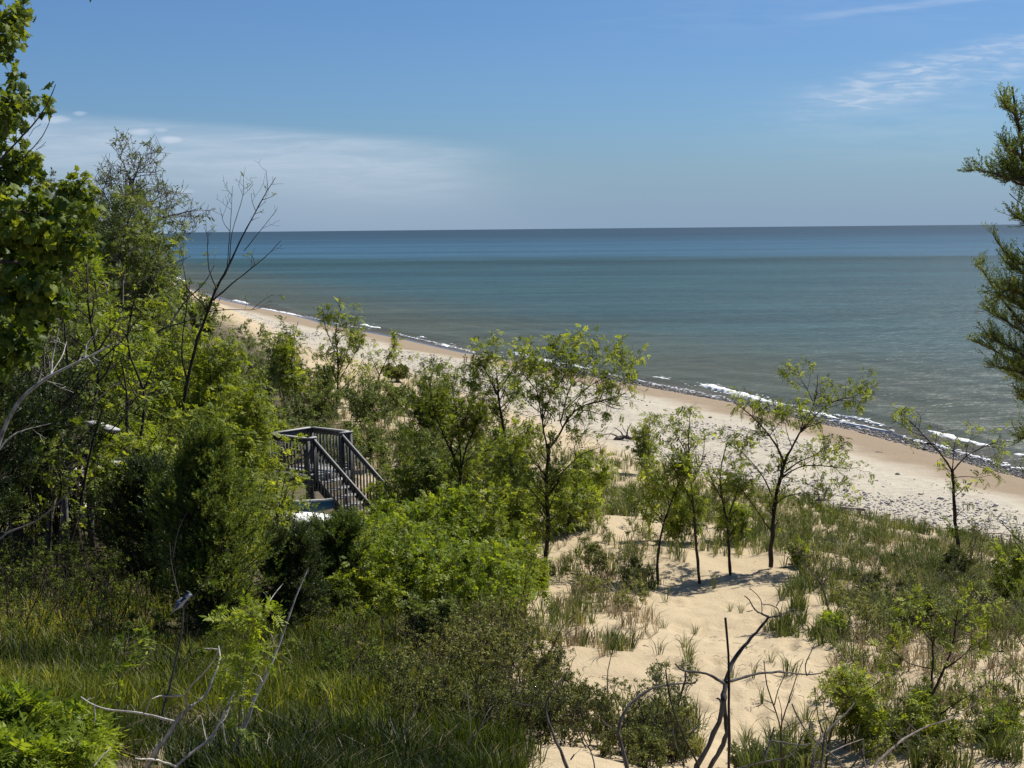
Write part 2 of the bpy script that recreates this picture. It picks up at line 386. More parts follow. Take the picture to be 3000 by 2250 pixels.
ML = {
 'locust': leaf_mat('locust leaf', (0.0650, 0.0935, 0.0151), (0.2016, 0.2508, 0.0346), (0.3696, 0.4070, 0.0702), .5),
 'bright': leaf_mat('young leaf', (0.0896, 0.1408, 0.0151), (0.2016, 0.2695, 0.0270), (0.3360, 0.3795, 0.0540), .5),
 'olive': leaf_mat('olive leaf', (0.0560, 0.0792, 0.0216), (0.1456, 0.1815, 0.0432), (0.2688, 0.3025, 0.0864), .4, (1.2, 1.2, .7)),
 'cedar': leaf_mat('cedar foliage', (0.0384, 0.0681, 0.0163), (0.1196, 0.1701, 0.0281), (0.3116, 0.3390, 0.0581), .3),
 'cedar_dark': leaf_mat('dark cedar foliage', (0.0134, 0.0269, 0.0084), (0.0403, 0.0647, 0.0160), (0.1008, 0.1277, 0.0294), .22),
 'maple': leaf_mat('broad leaf', (.045, .078, .012), (.120, .170, .022), (.27, .32, .05), .45, (1.5, 1.35, .4)),
 'cotton': leaf_mat('pale far leaf', (0.0975, 0.1179, 0.0665), (0.1807, 0.2086, 0.1128), (0.2918, 0.3062, 0.1728), .35, (1.1, 1.1, .8)),
 'shrub': leaf_mat('shrub leaf', (0.0729, 0.0898, 0.0254), (0.1635, 0.1895, 0.0481), (0.3646, 0.3626, 0.1052), .35, (1.2, 1.15, .7)),
 'brown': leaf_mat('brown green shrub leaf', (0.0493, 0.0658, 0.0151), (0.1355, 0.1581, 0.0367), (0.3203, 0.3162, 0.0972), .35, (1.25, 1.15, .6)),
 'under': leaf_mat('shade-toned leaf', (0.0336, 0.0594, 0.0086), (0.0874, 0.1320, 0.0162), (0.2285, 0.2772, 0.0432), .4, (1.3, 1.2, .5)),  # tone darkened: shade under the grove is put into the leaf colour
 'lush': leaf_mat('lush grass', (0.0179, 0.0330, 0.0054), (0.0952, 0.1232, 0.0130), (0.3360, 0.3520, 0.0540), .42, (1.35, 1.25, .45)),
 'marram': leaf_mat('beach grass', (0.0462, 0.0693, 0.0185), (0.1155, 0.1432, 0.0378), (0.4250, 0.3696, 0.1848), .35, (1.25, 1.2, .7)),
 'straw': leaf_mat('dry grass', (0.1344, 0.1008, 0.0588), (0.2856, 0.2268, 0.1344), (0.4620, 0.3864, 0.2520), .3, (1.1, 1.05, .85)),
}
MBK = {
 'dark': bark_mat('dark bark', (.022, .017, .013), (.060, .048, .038)),
 'grey': bark_mat('grey bark', (.06, .05, .042), (.16, .14, .12)),
 'pale': bark_mat('pale twig bark', (.14, .12, .10), (.30, .26, .22)),
 'dead': bark_mat('weathered dead wood', (.15, .135, .12), (.50, .47, .43), 20),
 'char': bark_mat('dark weathered dead wood', (.022, .019, .018), (.11, .10, .094), 18),
 'drift': bark_mat('driftwood', (.10, .085, .07), (.30, .26, .22), 9),
}
# ------------------------------------------------------------ regions on the ground (ellipses seen from the viewpoint, projected on the land)
def blobs(px, py, L):
    r = np.zeros(np.shape(px))
    for cx, cy, rx, ry, a in L:
        q = ((px-cx)/rx)**2+((py-cy)/ry)**2; r = np.maximum(r, a*smooth(1.25, .55, q))
    return r
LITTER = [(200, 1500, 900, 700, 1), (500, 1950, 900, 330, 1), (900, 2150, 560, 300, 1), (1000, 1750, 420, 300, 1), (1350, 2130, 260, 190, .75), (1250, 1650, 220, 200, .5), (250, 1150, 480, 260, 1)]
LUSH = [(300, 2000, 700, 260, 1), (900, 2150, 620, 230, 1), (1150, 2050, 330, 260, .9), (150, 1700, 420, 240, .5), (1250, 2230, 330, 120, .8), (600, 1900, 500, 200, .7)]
MARRAM = [(2150, 1475, 330, 65, 1), (2450, 1560, 300, 70, 1), (1700, 1450, 180, 60, 1), (1850, 1480, 160, 50, 1), (2750, 1630, 300, 80, 1), (2620, 1700, 330, 110, .78), (2950, 1700, 200, 160, .8), (2850, 1850, 280, 80, .8), (2700, 1790, 200, 80, .65),
          (1650, 1380, 230, 60, .8), (1850, 1430, 240, 70, .8), (1700, 1620, 130, 130, .45), (1820, 1690, 140, 60, .5), (1900, 1610, 130, 60, .35), (2200, 1600, 200, 40, .7), (1640, 1560, 80, 80, .45),
          (1730, 1780, 110, 80, .38), (1800, 1860, 80, 60, .5), (1650, 1850, 140, 80, .3), (2330, 1760, 40, 60, .8), (2300, 1830, 60, 40, .8), (2420, 1870, 60, 40, .7), (2560, 1930, 110, 60, .4), (2450, 1740, 80, 100, .4),
          (2850, 2050, 230, 100, .35), (2600, 2130, 200, 100, .35), (2250, 2230, 150, 60, .25), (1250, 1330, 280, 100, .95), (1000, 1180, 200, 100, .95), (1160, 1130, 110, 70, .9), (860, 1150, 160, 120, .7), (1400, 1450, 250, 130, .85), (1250, 1480, 200, 90, .8), (1420, 1620, 200, 90, .6),
          (1100, 1290, 90, 40, .35), (1950, 1540, 150, 60, .4), (2060, 1720, 100, 20, .12), (2050, 1950, 400, 250, .03), (2800, 2210, 260, 60, .4), (1950, 2180, 130, 90, .4), (3400, 1720, 480, 170, .9), (3450, 2000, 420, 200, .45), (700, 1000, 250, 90, .7), (1240, 1200, 200, 60, .7)]
DRY = [(1130, 1290, 220, 70, 1), (1300, 1370, 220, 80, .9), (1000, 1160, 200, 80, .7), (2750, 1720, 260, 110, .5), (1750, 1650, 160, 130, .5), (1450, 1500, 220, 120, .7), (1750, 1830, 180, 100, .6), (2700, 1950, 320, 180, .5), (900, 1260, 150, 60, .8), (2500, 1640, 200, 30, .5), (2900, 1800, 160, 90, .7), (2600, 1650, 300, 80, .6), (2800, 1650, 250, 60, .6), (2250, 1500, 300, 40, .4)]
# ground sheet -------------------------------------------------
ys = np.r_[np.linspace(-14, 8, 34)[:-1], np.geomspace(8, 130, 560)[:-1], np.geomspace(130, 40000, 110)]
us = np.r_[-60, -25, -12, -7, -5, -3.4, -2.4, -1.7, -1.2, -.9, -.72, np.linspace(-.62, .46, 430), .55, .7, .95, 1.4, 2.2, 3.5, 6, 12]
UU, YY = np.meshgrid(us, ys); XX = UU*(np.maximum(YY, 0)+6)
shp = XX.shape; x = XX.ravel(); y = YY.ravel(); z = H(x, y)
# sand ripples and footprints on the bare dune, real relief
P = np.c_[x, y, z]; px, py = proj(P); front = y > 7
s_ = sdist(x, y, SHORE); e_ = sdist(x, y, EDGE)
near = (y > 8) & (y < 45) & (e_ > 1)
rp = (vnoise(x*1.6+vnoise(x, y, 21)*1.5, y*7.0+vnoise(x*.7, y*.7, 22)*4, 23)-.5)*.036+(vnoise(x*6, y*5, 24)-.5)*.022
fr = np.random.RandomState(3)
z = z+np.where(near, rp, 0)
for k in range(130):
    g = hit(fr.uniform(1950, 2450), fr.uniform(1740, 2200)) if k < 105 else hit(fr.uniform(1850, 2050), fr.uniform(1500, 1600))
    r2 = ((x-g[0])/.12)**2+((y-g[1])/.2)**2
    z = z-np.where(r2 < 6, .045*np.exp(-r2)-.02*np.exp(-(r2-2.6)**2), 0)
g = MB(); ny, nx = shp
i, j = np.meshgrid(np.arange(ny-1), np.arange(nx-1), indexing='ij')
q = np.stack([i*nx+j, i*nx+j+1, (i+1)*nx+j+1, (i+1)*nx+j], -1).reshape(-1, 4)
g.add(np.c_[x, y, z], q, 0)
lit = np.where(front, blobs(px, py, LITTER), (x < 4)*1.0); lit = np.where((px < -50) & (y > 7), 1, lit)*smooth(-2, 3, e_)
gs = np.where(front, blobs(px, py, MARRAM)*.5, .4)
gm = NT('ground'); sa = gm.attr('s'); lt = gm.attr('lit'); ea = gm.attr('e'); P3 = gm.pos()
nA = gm.noise(P3, .35, 4, .6); nB = gm.noise(P3, 2.6, 5, .65); nC = gm.noise(P3, 14, 4, .7); nD = gm.noise(P3, 90, 2, .6)
sand = gm.mix(gm.mr(nA, .35, .65), (0.3982, 0.3152, 0.1991), (0.4479, 0.3609, 0.2323)); sand = gm.mix(gm.mr(nC, .45, .75, 0, .35), sand, (0.4148, 0.3194, 0.1950))
sand = gm.mix(gm.mr(nD, .5, .8, 0, .4), sand, (0.3484, 0.2737, 0.1825))
# beach: greyer, with fine gravel drifts running along the shore
w1 = gm.math('ADD', sa, gm.math('MULTIPLY', gm.math('SUBTRACT', nA, .5), 5.0)); w2 = gm.math('ADD', sa, gm.math('MULTIPLY', gm.math('SUBTRACT', nB, .5), 1.2))
grav = gm.math('MULTIPLY', gm.mr(w1, 5.5, 8), gm.mr(nB, .42, .62)); beach = gm.mix(gm.mr(nA, .3, .7), (.475, .425, .325), (.415, .375, .295))
beach = gm.mix(gm.math('MULTIPLY', grav, .55), beach, (0.2844, 0.2528, 0.2133))
beach = gm.mix(gm.math('MULTIPLY', gm.mr(nC, .5, .62), gm.mr(w1, 6, 9)), beach, (0.3476, 0.3042, 0.2449))
damp = gm.mix(nC, (0.2133, 0.1620, 0.1067), (0.2844, 0.2173, 0.1462)); wet = gm.mix(gm.mr(nC, .4, .6), (0.0435, 0.0395, 0.0355), (0.1185, 0.1027, 0.0829))
beach = gm.mix(gm.mr(w1, 7.6, 4.6), beach, damp); beach = gm.mix(gm.mr(w2, 1.6, 1.0), beach, wet)
col = gm.mix(gm.mr(ea, -2.0, 1.5), beach, sand)
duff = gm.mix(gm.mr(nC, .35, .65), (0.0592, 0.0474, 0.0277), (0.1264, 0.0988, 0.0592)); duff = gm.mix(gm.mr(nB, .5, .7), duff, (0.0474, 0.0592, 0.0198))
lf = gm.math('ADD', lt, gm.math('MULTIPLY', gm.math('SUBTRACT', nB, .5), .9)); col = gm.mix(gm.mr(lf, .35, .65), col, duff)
bh = gm.math('ADD', gm.math('MULTIPLY', nB, .6), gm.math('ADD', gm.math('MULTIPLY', nC, .5), gm.math('MULTIPLY', nD, .12)))
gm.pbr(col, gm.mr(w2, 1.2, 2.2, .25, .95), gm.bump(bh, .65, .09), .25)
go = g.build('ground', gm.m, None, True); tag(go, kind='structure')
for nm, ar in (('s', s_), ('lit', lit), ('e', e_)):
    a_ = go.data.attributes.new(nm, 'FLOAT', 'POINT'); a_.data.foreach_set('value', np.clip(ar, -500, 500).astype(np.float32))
# lake ---------------------------------------------------------
ys = np.r_[np.linspace(-60, 40, 40)[:-1], np.geomspace(40, 400, 420)[:-1], np.geomspace(400, 150000, 120)]
us = np.r_[np.linspace(-.8, .5, 300), .6, .8, 1.1, 1.6, 2.6, 5]
UU, YY = np.meshgrid(us, ys); XX = UU*(np.maximum(YY, 0)+12); x = XX.ravel(); y = YY.ravel(); s2 = -sdist(x, y, SHORE)
ex, ey = 0.31, -.95            # along the shore
al = x*ex+y*ey
swell = np.sin(s2*1.15+vnoise(al*.05, s2*.08, 31)*7)*(vnoise(al*.035, s2*.12, 33)**1.5)
amp = .10*smooth(40, 4, s2)+.018
z = swell*amp*smooth(700, 120, y)+(vnoise(x*.9, y*.9, 35)-.5)*.02*smooth(260, 80, y)
z = z+.16*np.exp(-((s2-(3.2+1.8*(vnoise(al*.06, al*0, 36)-.5)))/.55)**2)*smooth(.35, .6, vnoise(al*.075, al*0, 37))*(y < 400)
g = MB(); ny, nx = XX.shape
i, j = np.meshgrid(np.arange(ny-1), np.arange(nx-1), indexing='ij')
g.add(np.c_[x, y, z], np.stack([i*nx+j, i*nx+j+1, (i+1)*nx+j+1, (i+1)*nx+j], -1).reshape(-1, 4), 0)
t = NT('lake water'); off = t.attr('s'); gy = t.n('ShaderNodeSeparateXYZ'); t.L(t.n('ShaderNodeNewGeometry').outputs['Position'], gy.inputs[0])
Pn = t.pos((.0016, .005, 1)); big = t.noise(Pn, 1.0, 4, .6); Pm = t.pos((.012, .05, 1)); med = t.noise(Pm, 1, 4, .6)
ly = t.math('LOGARITHM', gy.outputs[1], 10.0)                      # 2 = 100 m, 3 = 1 km
ly2 = t.math('ADD', ly, t.math('MULTIPLY', t.math('SUBTRACT', big, .5), .55)); ly2 = t.math('ADD', ly2, t.math('MULTIPLY', t.math('SUBTRACT', med, .5), .12))
# colour of the water body: sandy green shallows, green bar, deep blue
deep = t.ramp(t.mr(ly2, 1.7, 4.2), [(0, (0.0540, 0.0756, 0.0672)), (.16, (0.0400, 0.0832, 0.0941)), (.28, (0.0310, 0.0756, 0.0918)), (.355, (0.0230, 0.0583, 0.0672)), (.385, (0.0400, 0.0994, 0.1478)), (.52, (0.0340, 0.0929, 0.1456)), (.72, (0.0210, 0.0562, 0.0874)), (1, (0.0170, 0.0475, 0.0739))])
st = t.noise(t.pos((.022, .16, 1)), 1, 5, .7); st2 = t.noise(t.pos((.35, 1.5, 1)), 1, 4, .7); st3 = t.noise(t.pos((.0012, .012, 1)), 1, 4, .6)
kk = t.math('MULTIPLY', t.mr(st, .3, .7, .80, 1.22), t.mr(st2, .3, .7, .80, 1.22)); kk = t.math('MULTIPLY', kk, t.mr(st3, .35, .65, .86, 1.16))
off2 = t.math('ADD', off, t.math('MULTIPLY', t.math('SUBTRACT', med, .5), 30.0))
body = t.mix(t.mr(off2, 42, 4, 0, .8), deep, (0.0680, 0.0752, 0.0544)); body = t.mix(t.mr(off, 3.0, .3, 0, .8), body, (0.0800, 0.0680, 0.0520))
vm_ = t.n('ShaderNodeVectorMath', operation='SCALE'); t.L(body, vm_.inputs[0]); t.L(kk, vm_.inputs['Scale']); body = vm_.outputs[0]
pa = t.pos((.30, 1.5, 1)); wv = t.noise(pa, .55, 4, .65, .3); wf = t.noise(pa, 2.4, 3, .6); wb = t.noise(t.pos((.10, .45, 1)), .8, 4, .65)
hsum = t.math('ADD', t.math('MULTIPLY', wv, 1.0), t.math('MULTIPLY', wf, .30)); hsum = t.math('ADD', hsum, t.math('MULTIPLY', wb, 1.6))
bm = t.bump(hsum, t.mr(gy.outputs[1], 60, 900, 1.0, .8), .55)
dif = t.n('ShaderNodeBsdfDiffuse'); t.L(body, dif.inputs[0]); t.L(bm, dif.inputs[1])
gl = t.n('ShaderNodeBsdfGlossy'); gl.inputs['Roughness'].default_value = .30; t.L(bm, gl.inputs['Normal']); gl.inputs[0].default_value = (1, 1, 1, 1)
fr_ = t.n('ShaderNodeFresnel'); fr_.inputs[0].default_value = 1.33; t.L(bm, fr_.inputs[1])
mx = t.n('ShaderNodeMixShader'); t.L(t.math('MINIMUM', t.math('MULTIPLY', fr_.outputs[0], .32), .11), mx.inputs[0]); t.L(dif.outputs[0], mx.inputs[1]); t.L(gl.outputs[0], mx.inputs[2]); t.L(mx.outputs[0], t.out.inputs[0])
lo = g.build('lake', t.m, None, True); tag(lo, kind='structure')
a_ = lo.data.attributes.new('s', 'FLOAT', 'POINT'); a_.data.foreach_set('value', np.clip(s2, -50, 3000).astype(np.float32))
# surf foam -----------------------------------------------------
foam = NT('foam'); foam.pbr(foam.mix(foam.noise(foam.pos(), 6, 3), (.78, .79, .78), (.62, .64, .64)), .7)
FOAM = [([(480, 806), (515, 812), (545, 826)], .7), ([(560, 850), (610, 868), (650, 880)], .6), ([(678, 880), (700, 884), (728, 892)], 1.2), ([(752, 902), (800, 912), (850, 922), (895, 930)], 1.1),
        ([(1053, 950), (1085, 959), (1130, 967)], 1.2), ([(1230, 986), (1242, 990)], .8), ([(1296, 1008), (1310, 1018)], .9), ([(1500, 1032), (1540, 1044), (1580, 1056), (1620, 1066), (1680, 1076), (1742, 1085)], 1.4),
        ([(1895, 1105), (1925, 1108), (1965, 1114)], .8), ([(2025, 1123), (2075, 1133), (2120, 1144), (2200, 1168), (2260, 1182), (2330, 1192)], 1.3), ([(2330, 1200), (2400, 1215), (2460, 1230)], .7), ([(2440, 1232), (2520, 1248), (2605, 1266)], .3),
        ([(2450, 1216), (2530, 1230), (2600, 1252)], .25), ([(2710, 1260), (2745, 1272), (2780, 1284), (2830, 1296), (2870, 1306), (2935, 1323)], 1.1), ([(2958, 1328), (2990, 1337), (3060, 1352)], 1.1), ([(2080, 1160), (2150, 1180), (2230, 1195)], .18), ([(1120, 966), (1200, 988), (1296, 1010), (1400, 1036), (1500, 1050)], .12), ([(1742, 1088), (1815, 1105), (1900, 1122), (2000, 1142), (2100, 1163)], .14), ([(2605, 1268), (2700, 1296), (2768, 1314), (2900, 1352), (3000, 1380)], .14), ([(905, 930), (1000, 953), (1060, 962)], .15)]
g = MB(); fr = np.random.RandomState(9)
for pts, wd in FOAM:
    W_ = np.array([lake_pt(*p) for p in pts]); d = np.r_[0, np.cumsum(np.linalg.norm(np.diff(W_, axis=0), axis=1))]; n = int(d[-1]/.12)+2
    tt = np.linspace(0, d[-1], n); cx = np.interp(tt, d, W_[:, 0]); cy = np.interp(tt, d, W_[:, 1]); tx, ty = np.gradient(cx), np.gradient(cy); l = np.hypot(tx, ty); nxv, nyv = -ty/l, tx/l
    env = np.clip(np.minimum(tt, d[-1]-tt)/(.18*d[-1]+.3), .05, 1)
    K = 7; V = []
    o1 = (vnoise(tt*1.3, tt*0, 51)-.5); o2 = vnoise(tt*2.1, tt*0, 52)
    for k in range(K):
        f = k/(K-1); off = ((f-.5)*(.45+.55*o2)*wd+o1*.35)*env+(vnoise(tt*4, tt*0+k, 53)-.5)*.16*wd*env
        hgt = (.02+.13*wd*math.sin(math.pi*f)*(.35+.65*o2)*env*(.6+.8*vnoise(tt*5, tt*0+k*3, 54))) if 0 < k < K-1 else -.12+0*tt
        V.append(np.c_[cx+nxv*off, cy+nyv*off, hgt+.03])
    V = np.stack(V, 1).reshape(-1, 3); i, j = np.meshgrid(np.arange(n-1), np.arange(K-1), indexing='ij')
    g.add(V, np.stack([i*K+j, i*K+j+1, (i+1)*K+j+1, (i+1)*K+j], -1).reshape(-1, 4))
    m_ = int(n*.8); q = fr.randint(0, n, m_); sp = fr.normal(size=m_)*.45*(wd+.25); c = np.c_[cx[q]+nxv[q]*sp, cy[q]+nyv[q]*sp, .045+0*sp]
    T_, F_ = diamond((-.5, 0, 0), np.array([1., 0, 0]), np.array([0, 0, 1.]), 1, .5), np.array([[0, 1, 2, 3]])
    place(g, np.array(T_), F_, c, np.c_[tx[q]/l[q], ty[q]/l[q], 0*sp]+fr.normal(size=(m_, 3))*[.3, .3, 0], np.tile([0, 0, 1.], (m_, 1)), fr.uniform(.1, .45, m_), np.full(m_, .5))
tag(g.build('surf_foam', foam.m, None, True), 'white foam of small waves breaking along the shore', 'foam', kind='stuff')

# cobbles --------------------------------------------------------
pb = NT('beach stone'); v = pb.attr('v'); pb.pbr(pb.ramp(v, [(0, (0.0340, 0.0323, 0.0306)), (.3, (0.1020, 0.0935, 0.0850)), (.6, (0.2550, 0.2295, 0.1997)), (.85, (0.4675, 0.4335, 0.3910)), (1, (0.6375, 0.6205, 0.5950))]), .7, None, .3)
bpy_ico = [(0, 0, 1), (.9, 0, .1), (.28, .85, .1), (-.72, .53, .1), (-.72, -.53, .1), (.28, -.85, .1), (0, 0, -.6)]
icoF = np.array([(0, 1, 2), (0, 2, 3), (0, 3, 4), (0, 4, 5), (0, 5, 1), (6, 2, 1), (6, 3, 2), (6, 4, 3), (6, 5, 4), (6, 1, 5)])
def stones(n, smin, smax, size, vlo, vhi, seed, ymax=260, patch=None):
    fr = np.random.RandomState(seed); out = []
    L = np.cumsum(np.r_[0, np.linalg.norm(np.diff(SHORE, axis=0), axis=1)])
    yv = 1/fr.uniform(1/ymax, 1/42.0, n*3); xs = np.interp(yv, SHORE[:, 1], SHORE[:, 0]); s0 = fr.uniform(smin, smax, n*3)
    xx = xs-s0*1.05; s1 = sdist(xx, yv, SHORE); e1 = sdist(xx, yv, EDGE); k = (e1 < 1.0)
    if patch is not None: k &= fr.uniform(size=n*3) < smooth(.40, .62, vnoise(xx*.22+yv*.05, yv*.10, patch))*1.0+.06
    xx, yv, s1 = xx[k][:n], yv[k][:n], s1[k][:n]; m_ = len(xx); zz = H(xx, yv)
    mb = MB(); sc_ = size*np.exp(fr.normal(size=m_)*.45)*(1+yv/140)
    place(mb, np.array(bpy_ico)*np.array([1, .75, .5]), icoF, np.c_[xx, yv, zz+sc_*.12], np.c_[fr.normal(size=(m_, 2)), 0*xx], np.c_[fr.normal(size=(m_, 2))*.2, 1+0*xx], sc_, np.clip(fr.normal(size=m_)*.5*(vhi-vlo)+(vlo+vhi)/2, 0, 1))
    return mb
st1 = stones(14000, 7.5, 24, .029, .50, 1.0, 1, 230, 61)
tag(st1.build('beach_cobbles', pb.m), 'grey and white cobbles strewn over the dry upper beach', 'stones', kind='stuff')
st2 = stones(9000, -.2, 1.9, .036, .1, .65, 2, 115, None)
tag(st2.build('wet_shingle', pb.m), 'dark wet shingle along the water line', 'stones', kind='stuff')

# ------------------------------------------------------------ grasses
def blade_tmpl(nb, hgt, lean, wdt, fr):
    V = []; Fc = []
    for b in range(nb):
        a_ = fr.uniform(0, 6.28); l = lean*fr.uniform(.15, 1.3); h_ = hgt*fr.uniform(.55, 1.1); r_ = fr.uniform(0, .07)
        o = np.array([math.cos(a_)*r_, math.sin(a_)*r_, -.03]); dr = np.array([math.cos(a_), math.sin(a_), 0]); a2 = a_+fr.uniform(-1, 1)
        s_ = np.array([-math.sin(a2), math.cos(a2), 0])*wdt
        p1 = o+dr*l*.3*h_+np.array([0, 0, h_*.55]); p2 = o+dr*l*h_+np.array([0, 0, h_*(1-.25*l)])
        k = len(V); V += [o-s_*.8, o+s_*.8, p1-s_, p1+s_, p2]; Fc += [(k, k+1, k+3), (k, k+3, k+2), (k+2, k+3, k+4)]
    return np.array(V), np.array(Fc)
frg = np.random.RandomState(21)
def grass(name, mat, regs, n, nb, hgt, lean, wdt, label, dmin=9, dmax=120, umin=-.55, umax=.42, vmean=.5, vsd=.22, extra=None, clump=None, vlow=0.0, power=1.0, emin=.2):
    yv = 1/frg.uniform(1/dmax, 1/dmin, n)**1.0; xx = frg.uniform(umin, umax, n)*yv; zz = H(xx, yv)
    P = np.c_[xx, yv, zz]; px, py = proj(P); d = blobs(px, py, regs); d = np.where(d > 0, d, 0)
    if clump: cn = vnoise(xx*clump, yv*clump, 71)*.6+vnoise(xx*clump*2.7, yv*clump*2.7, 72)*.4; d = d*smooth(.62-.42*d, .72-.30*d, cn)*1.0
    d = d*(sdist(xx, yv, EDGE) > emin)
    k = frg.uniform(size=n) < d; P = P[k]; m_ = len(P); mb = MB()
    pick = frg.randint(0, 4, m_); sc_ = frg.uniform(.65, 1.25, m_)*(1+P[:, 1]/260)
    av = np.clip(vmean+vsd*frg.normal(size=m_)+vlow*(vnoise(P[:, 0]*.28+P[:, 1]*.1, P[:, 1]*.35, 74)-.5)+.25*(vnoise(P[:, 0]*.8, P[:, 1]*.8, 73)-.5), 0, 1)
    for q in range(4):
        T_, F_ = blade_tmpl(nb, hgt, lean, wdt, frg); kk = pick == q; c = kk.sum()
        place(mb, T_, F_, P[kk], np.c_[frg.normal(size=(c, 2)), np.zeros(c)], np.tile([0, 0, 1.], (c, 1)), sc_[kk], av[kk])
    o = mb.build(name, mat); print(name, m_, 'tufts', len(o.data.polygons)); return tag(o, label, 'grass', kind='stuff')
grass('lush_grass', ML['lush'], LUSH, 21000, 12, .34, .60, .0048, 'lush green grass on the near slope, patches of shade in its colour', 8.5, 34, -.5, .12, .40, .24, clump=.9, vlow=1.2)  # broad v patches put deep shade and sun into the blade colour
grass('dead_grass', ML['straw'], LUSH, 2600, 7, .30, 1.3, .0045, 'dry bent stalks among the lush green grass', 8.5, 30, -.5, .12, .35, .25, clump=1.5)
grass('beach_grass', ML['marram'], MARRAM, 64000, 13, .42, .65, .0065, 'blue green beach grass growing over the dunes', 12, 120, -.3, .56, .42, .2, clump=1.1)
grass('dry_grass', ML['straw'], DRY, 26000, 9, .34, .9, .006, 'dry straw coloured grass among the green tufts', 12, 120, -.3, .42, .5, .25, clump=1.3)
# ------------------------------------------------------------ plants
def pick_pts(P, t):
    m_ = P.shape[1]; f = t*(m_-1); i = np.minimum(f.astype(int), m_-2); fr = (f-i)[:, None]; k = np.arange(len(P))
    A = P[k, i]; B = P[k, i+1]; return A+(B-A)*fr, norm(B-A)
def leaves(mb, T, P, per, size, t0=.25, droop=.25, v=.5, vs=.22, up=.6, along=.5, clumpn=0.9):
    if per < 1:
        P = P[rng.uniform(size=len(P)) < per]; per = 1
    per = int(per); N = len(P)
    if N == 0: return
    Q = np.repeat(P, per, 0); t = rng.uniform(t0, 1.02, len(Q)); pos, tan = pick_pts(Q, np.minimum(t, 1.0)); r = rdir(len(Q))
    X = norm(tan*along+r*.8+np.array([0, 0, -droop])); Z = norm(rdir(len(Q))*(1-up)+np.array([0, 0, 1.0])*up)
    av = np.clip(v+vs*rng.normal(size=len(Q))+.5*(vnoise(pos[:, 0]*clumpn*2+pos[:, 1], pos[:, 2]*clumpn*2, 77)-.5), 0, 1)
    pk = rng.integers(0, len(T), len(Q)); S = size*rng.uniform(.65, 1.3, len(Q))
    for q in range(len(T)):
        kk = pk == q; place(mb, T[q][0], T[q][1], pos[kk], X[kk], Z[kk], S[kk], av[kk])
def plant(name, label, cat, limbs, bark, lmat, lv=((3.0, .25, .9, .6, .3), (4, .2, .4, .6, .2)), leaf=(T_LOC, 3, .16), group=None, sides=6, crown='crown', leafkw={}, woody='trunk', tw=.006, gap=None, base=None, thin=.7):
    """limbs: list of (points, r0, r1).  lv: per level (children per metre | per twig, t0, length, spread, up)"""
    n = 16; P0 = np.stack([resample(l[0], n) for l in limbs]); R0 = np.stack([np.linspace(l[1], l[2], n) for l in limbs])*(1+rng.uniform(-.14, .18, (len(limbs), n)))*thin
    P0[:, 1:-1] += rng.normal(size=(len(limbs), n-2, 3))*(R0[:, 1:-1, None]*.22)
    if base is None: base = P0[0, 0]
    root = thing(name, base, label, cat, group)
    wb = MB(); tubes(wb, P0, R0, sides)
    ln = np.linalg.norm(np.diff(P0, axis=1), axis=2).sum(1)
    P, R = P0, R0; tips = P0
    for li, (cnt, t0, L, spread, up) in enumerate(lv):
        if li == 0:
            c = np.maximum(1, np.round(cnt*ln)).astype(int); rep = np.repeat(np.arange(len(P)), c)
        else: rep = np.repeat(np.arange(len(P)), int(cnt))
        Q, t, _ = spawn(P[rep], 1, t0, 1.0, L, spread, up, 6 if li == 0 else 4, .13, 0, .35)
        pr = R[rep]; m_ = pr.shape[1]; rs = pr[np.arange(len(t)), np.minimum((t*(m_-1)).astype(int), m_-1)]
        r_ = np.clip(rs*.6, tw*.6, L*.02); Rq = r_[:, None]*np.linspace(1, .35, Q.shape[1])[None]; Rq = np.maximum(Rq, tw*.45)
        tubes(wb, Q, Rq, 4 if li == 0 else 3)
        P, R = Q, Rq
    wb.build(woody, MBK[bark] if isinstance(bark, str) else bark, root)
    if lmat:
        lb = MB(); T, per, size = leaf
        PP = P
        if gap: PP = P[vnoise(P[:, -1, 0]*gap[0]+P[:, -1, 1]*gap[0]*.7, P[:, -1, 2]*gap[0], 91) > gap[1]]
        leaves(lb, T, PP, per, size, **leafkw)
        if lb.n: lb.build(crown, ML[lmat], root)
    return root
def stems(base, h, n, spread, w=None, lean=(0, 0), t0=0, wob=.06, base_r=.04):
    out = []
    for i in range(n):
        a_ = rng.uniform(0, 6.28); s_ = spread*rng.uniform(.3, 1)*(h if w is None else w)
        hh = h*rng.uniform(.72, 1.0); k = 7; f = np.linspace(0, 1, k)[:, None]
        end = np.array([math.cos(a_)*s_+lean[0]*hh, math.sin(a_)*s_+lean[1]*hh, hh])
        p = np.asarray(base)+end*np.c_[f**1.3, f**1.3, f]+np.r_[np.zeros((1, 3)), rng.normal(size=(k-1, 3))*wob*h*.35*np.array([1, 1, .3])]
        p[:, :2] += (rng.normal(size=2)*base_r)[None]
        out.append(p)
    return out
def ground_at(px, D):
    d = ray(px, 1300); t = D/d[1]; x_, y_ = d[0]*t, D
    for _ in range(3):
        z_ = h1(x_, y_); py_ = proj(np.array([x_, y_, z_]))[1]; d = ray(px, py_); x_ = d[0]*D/d[1]
    return np.array([x_, y_, h1(x_, y_)])
def height_to(base, px, py):
    d = ray(px, py); return CAM[2]+d[2]*base[1]/d[1]-base[2]
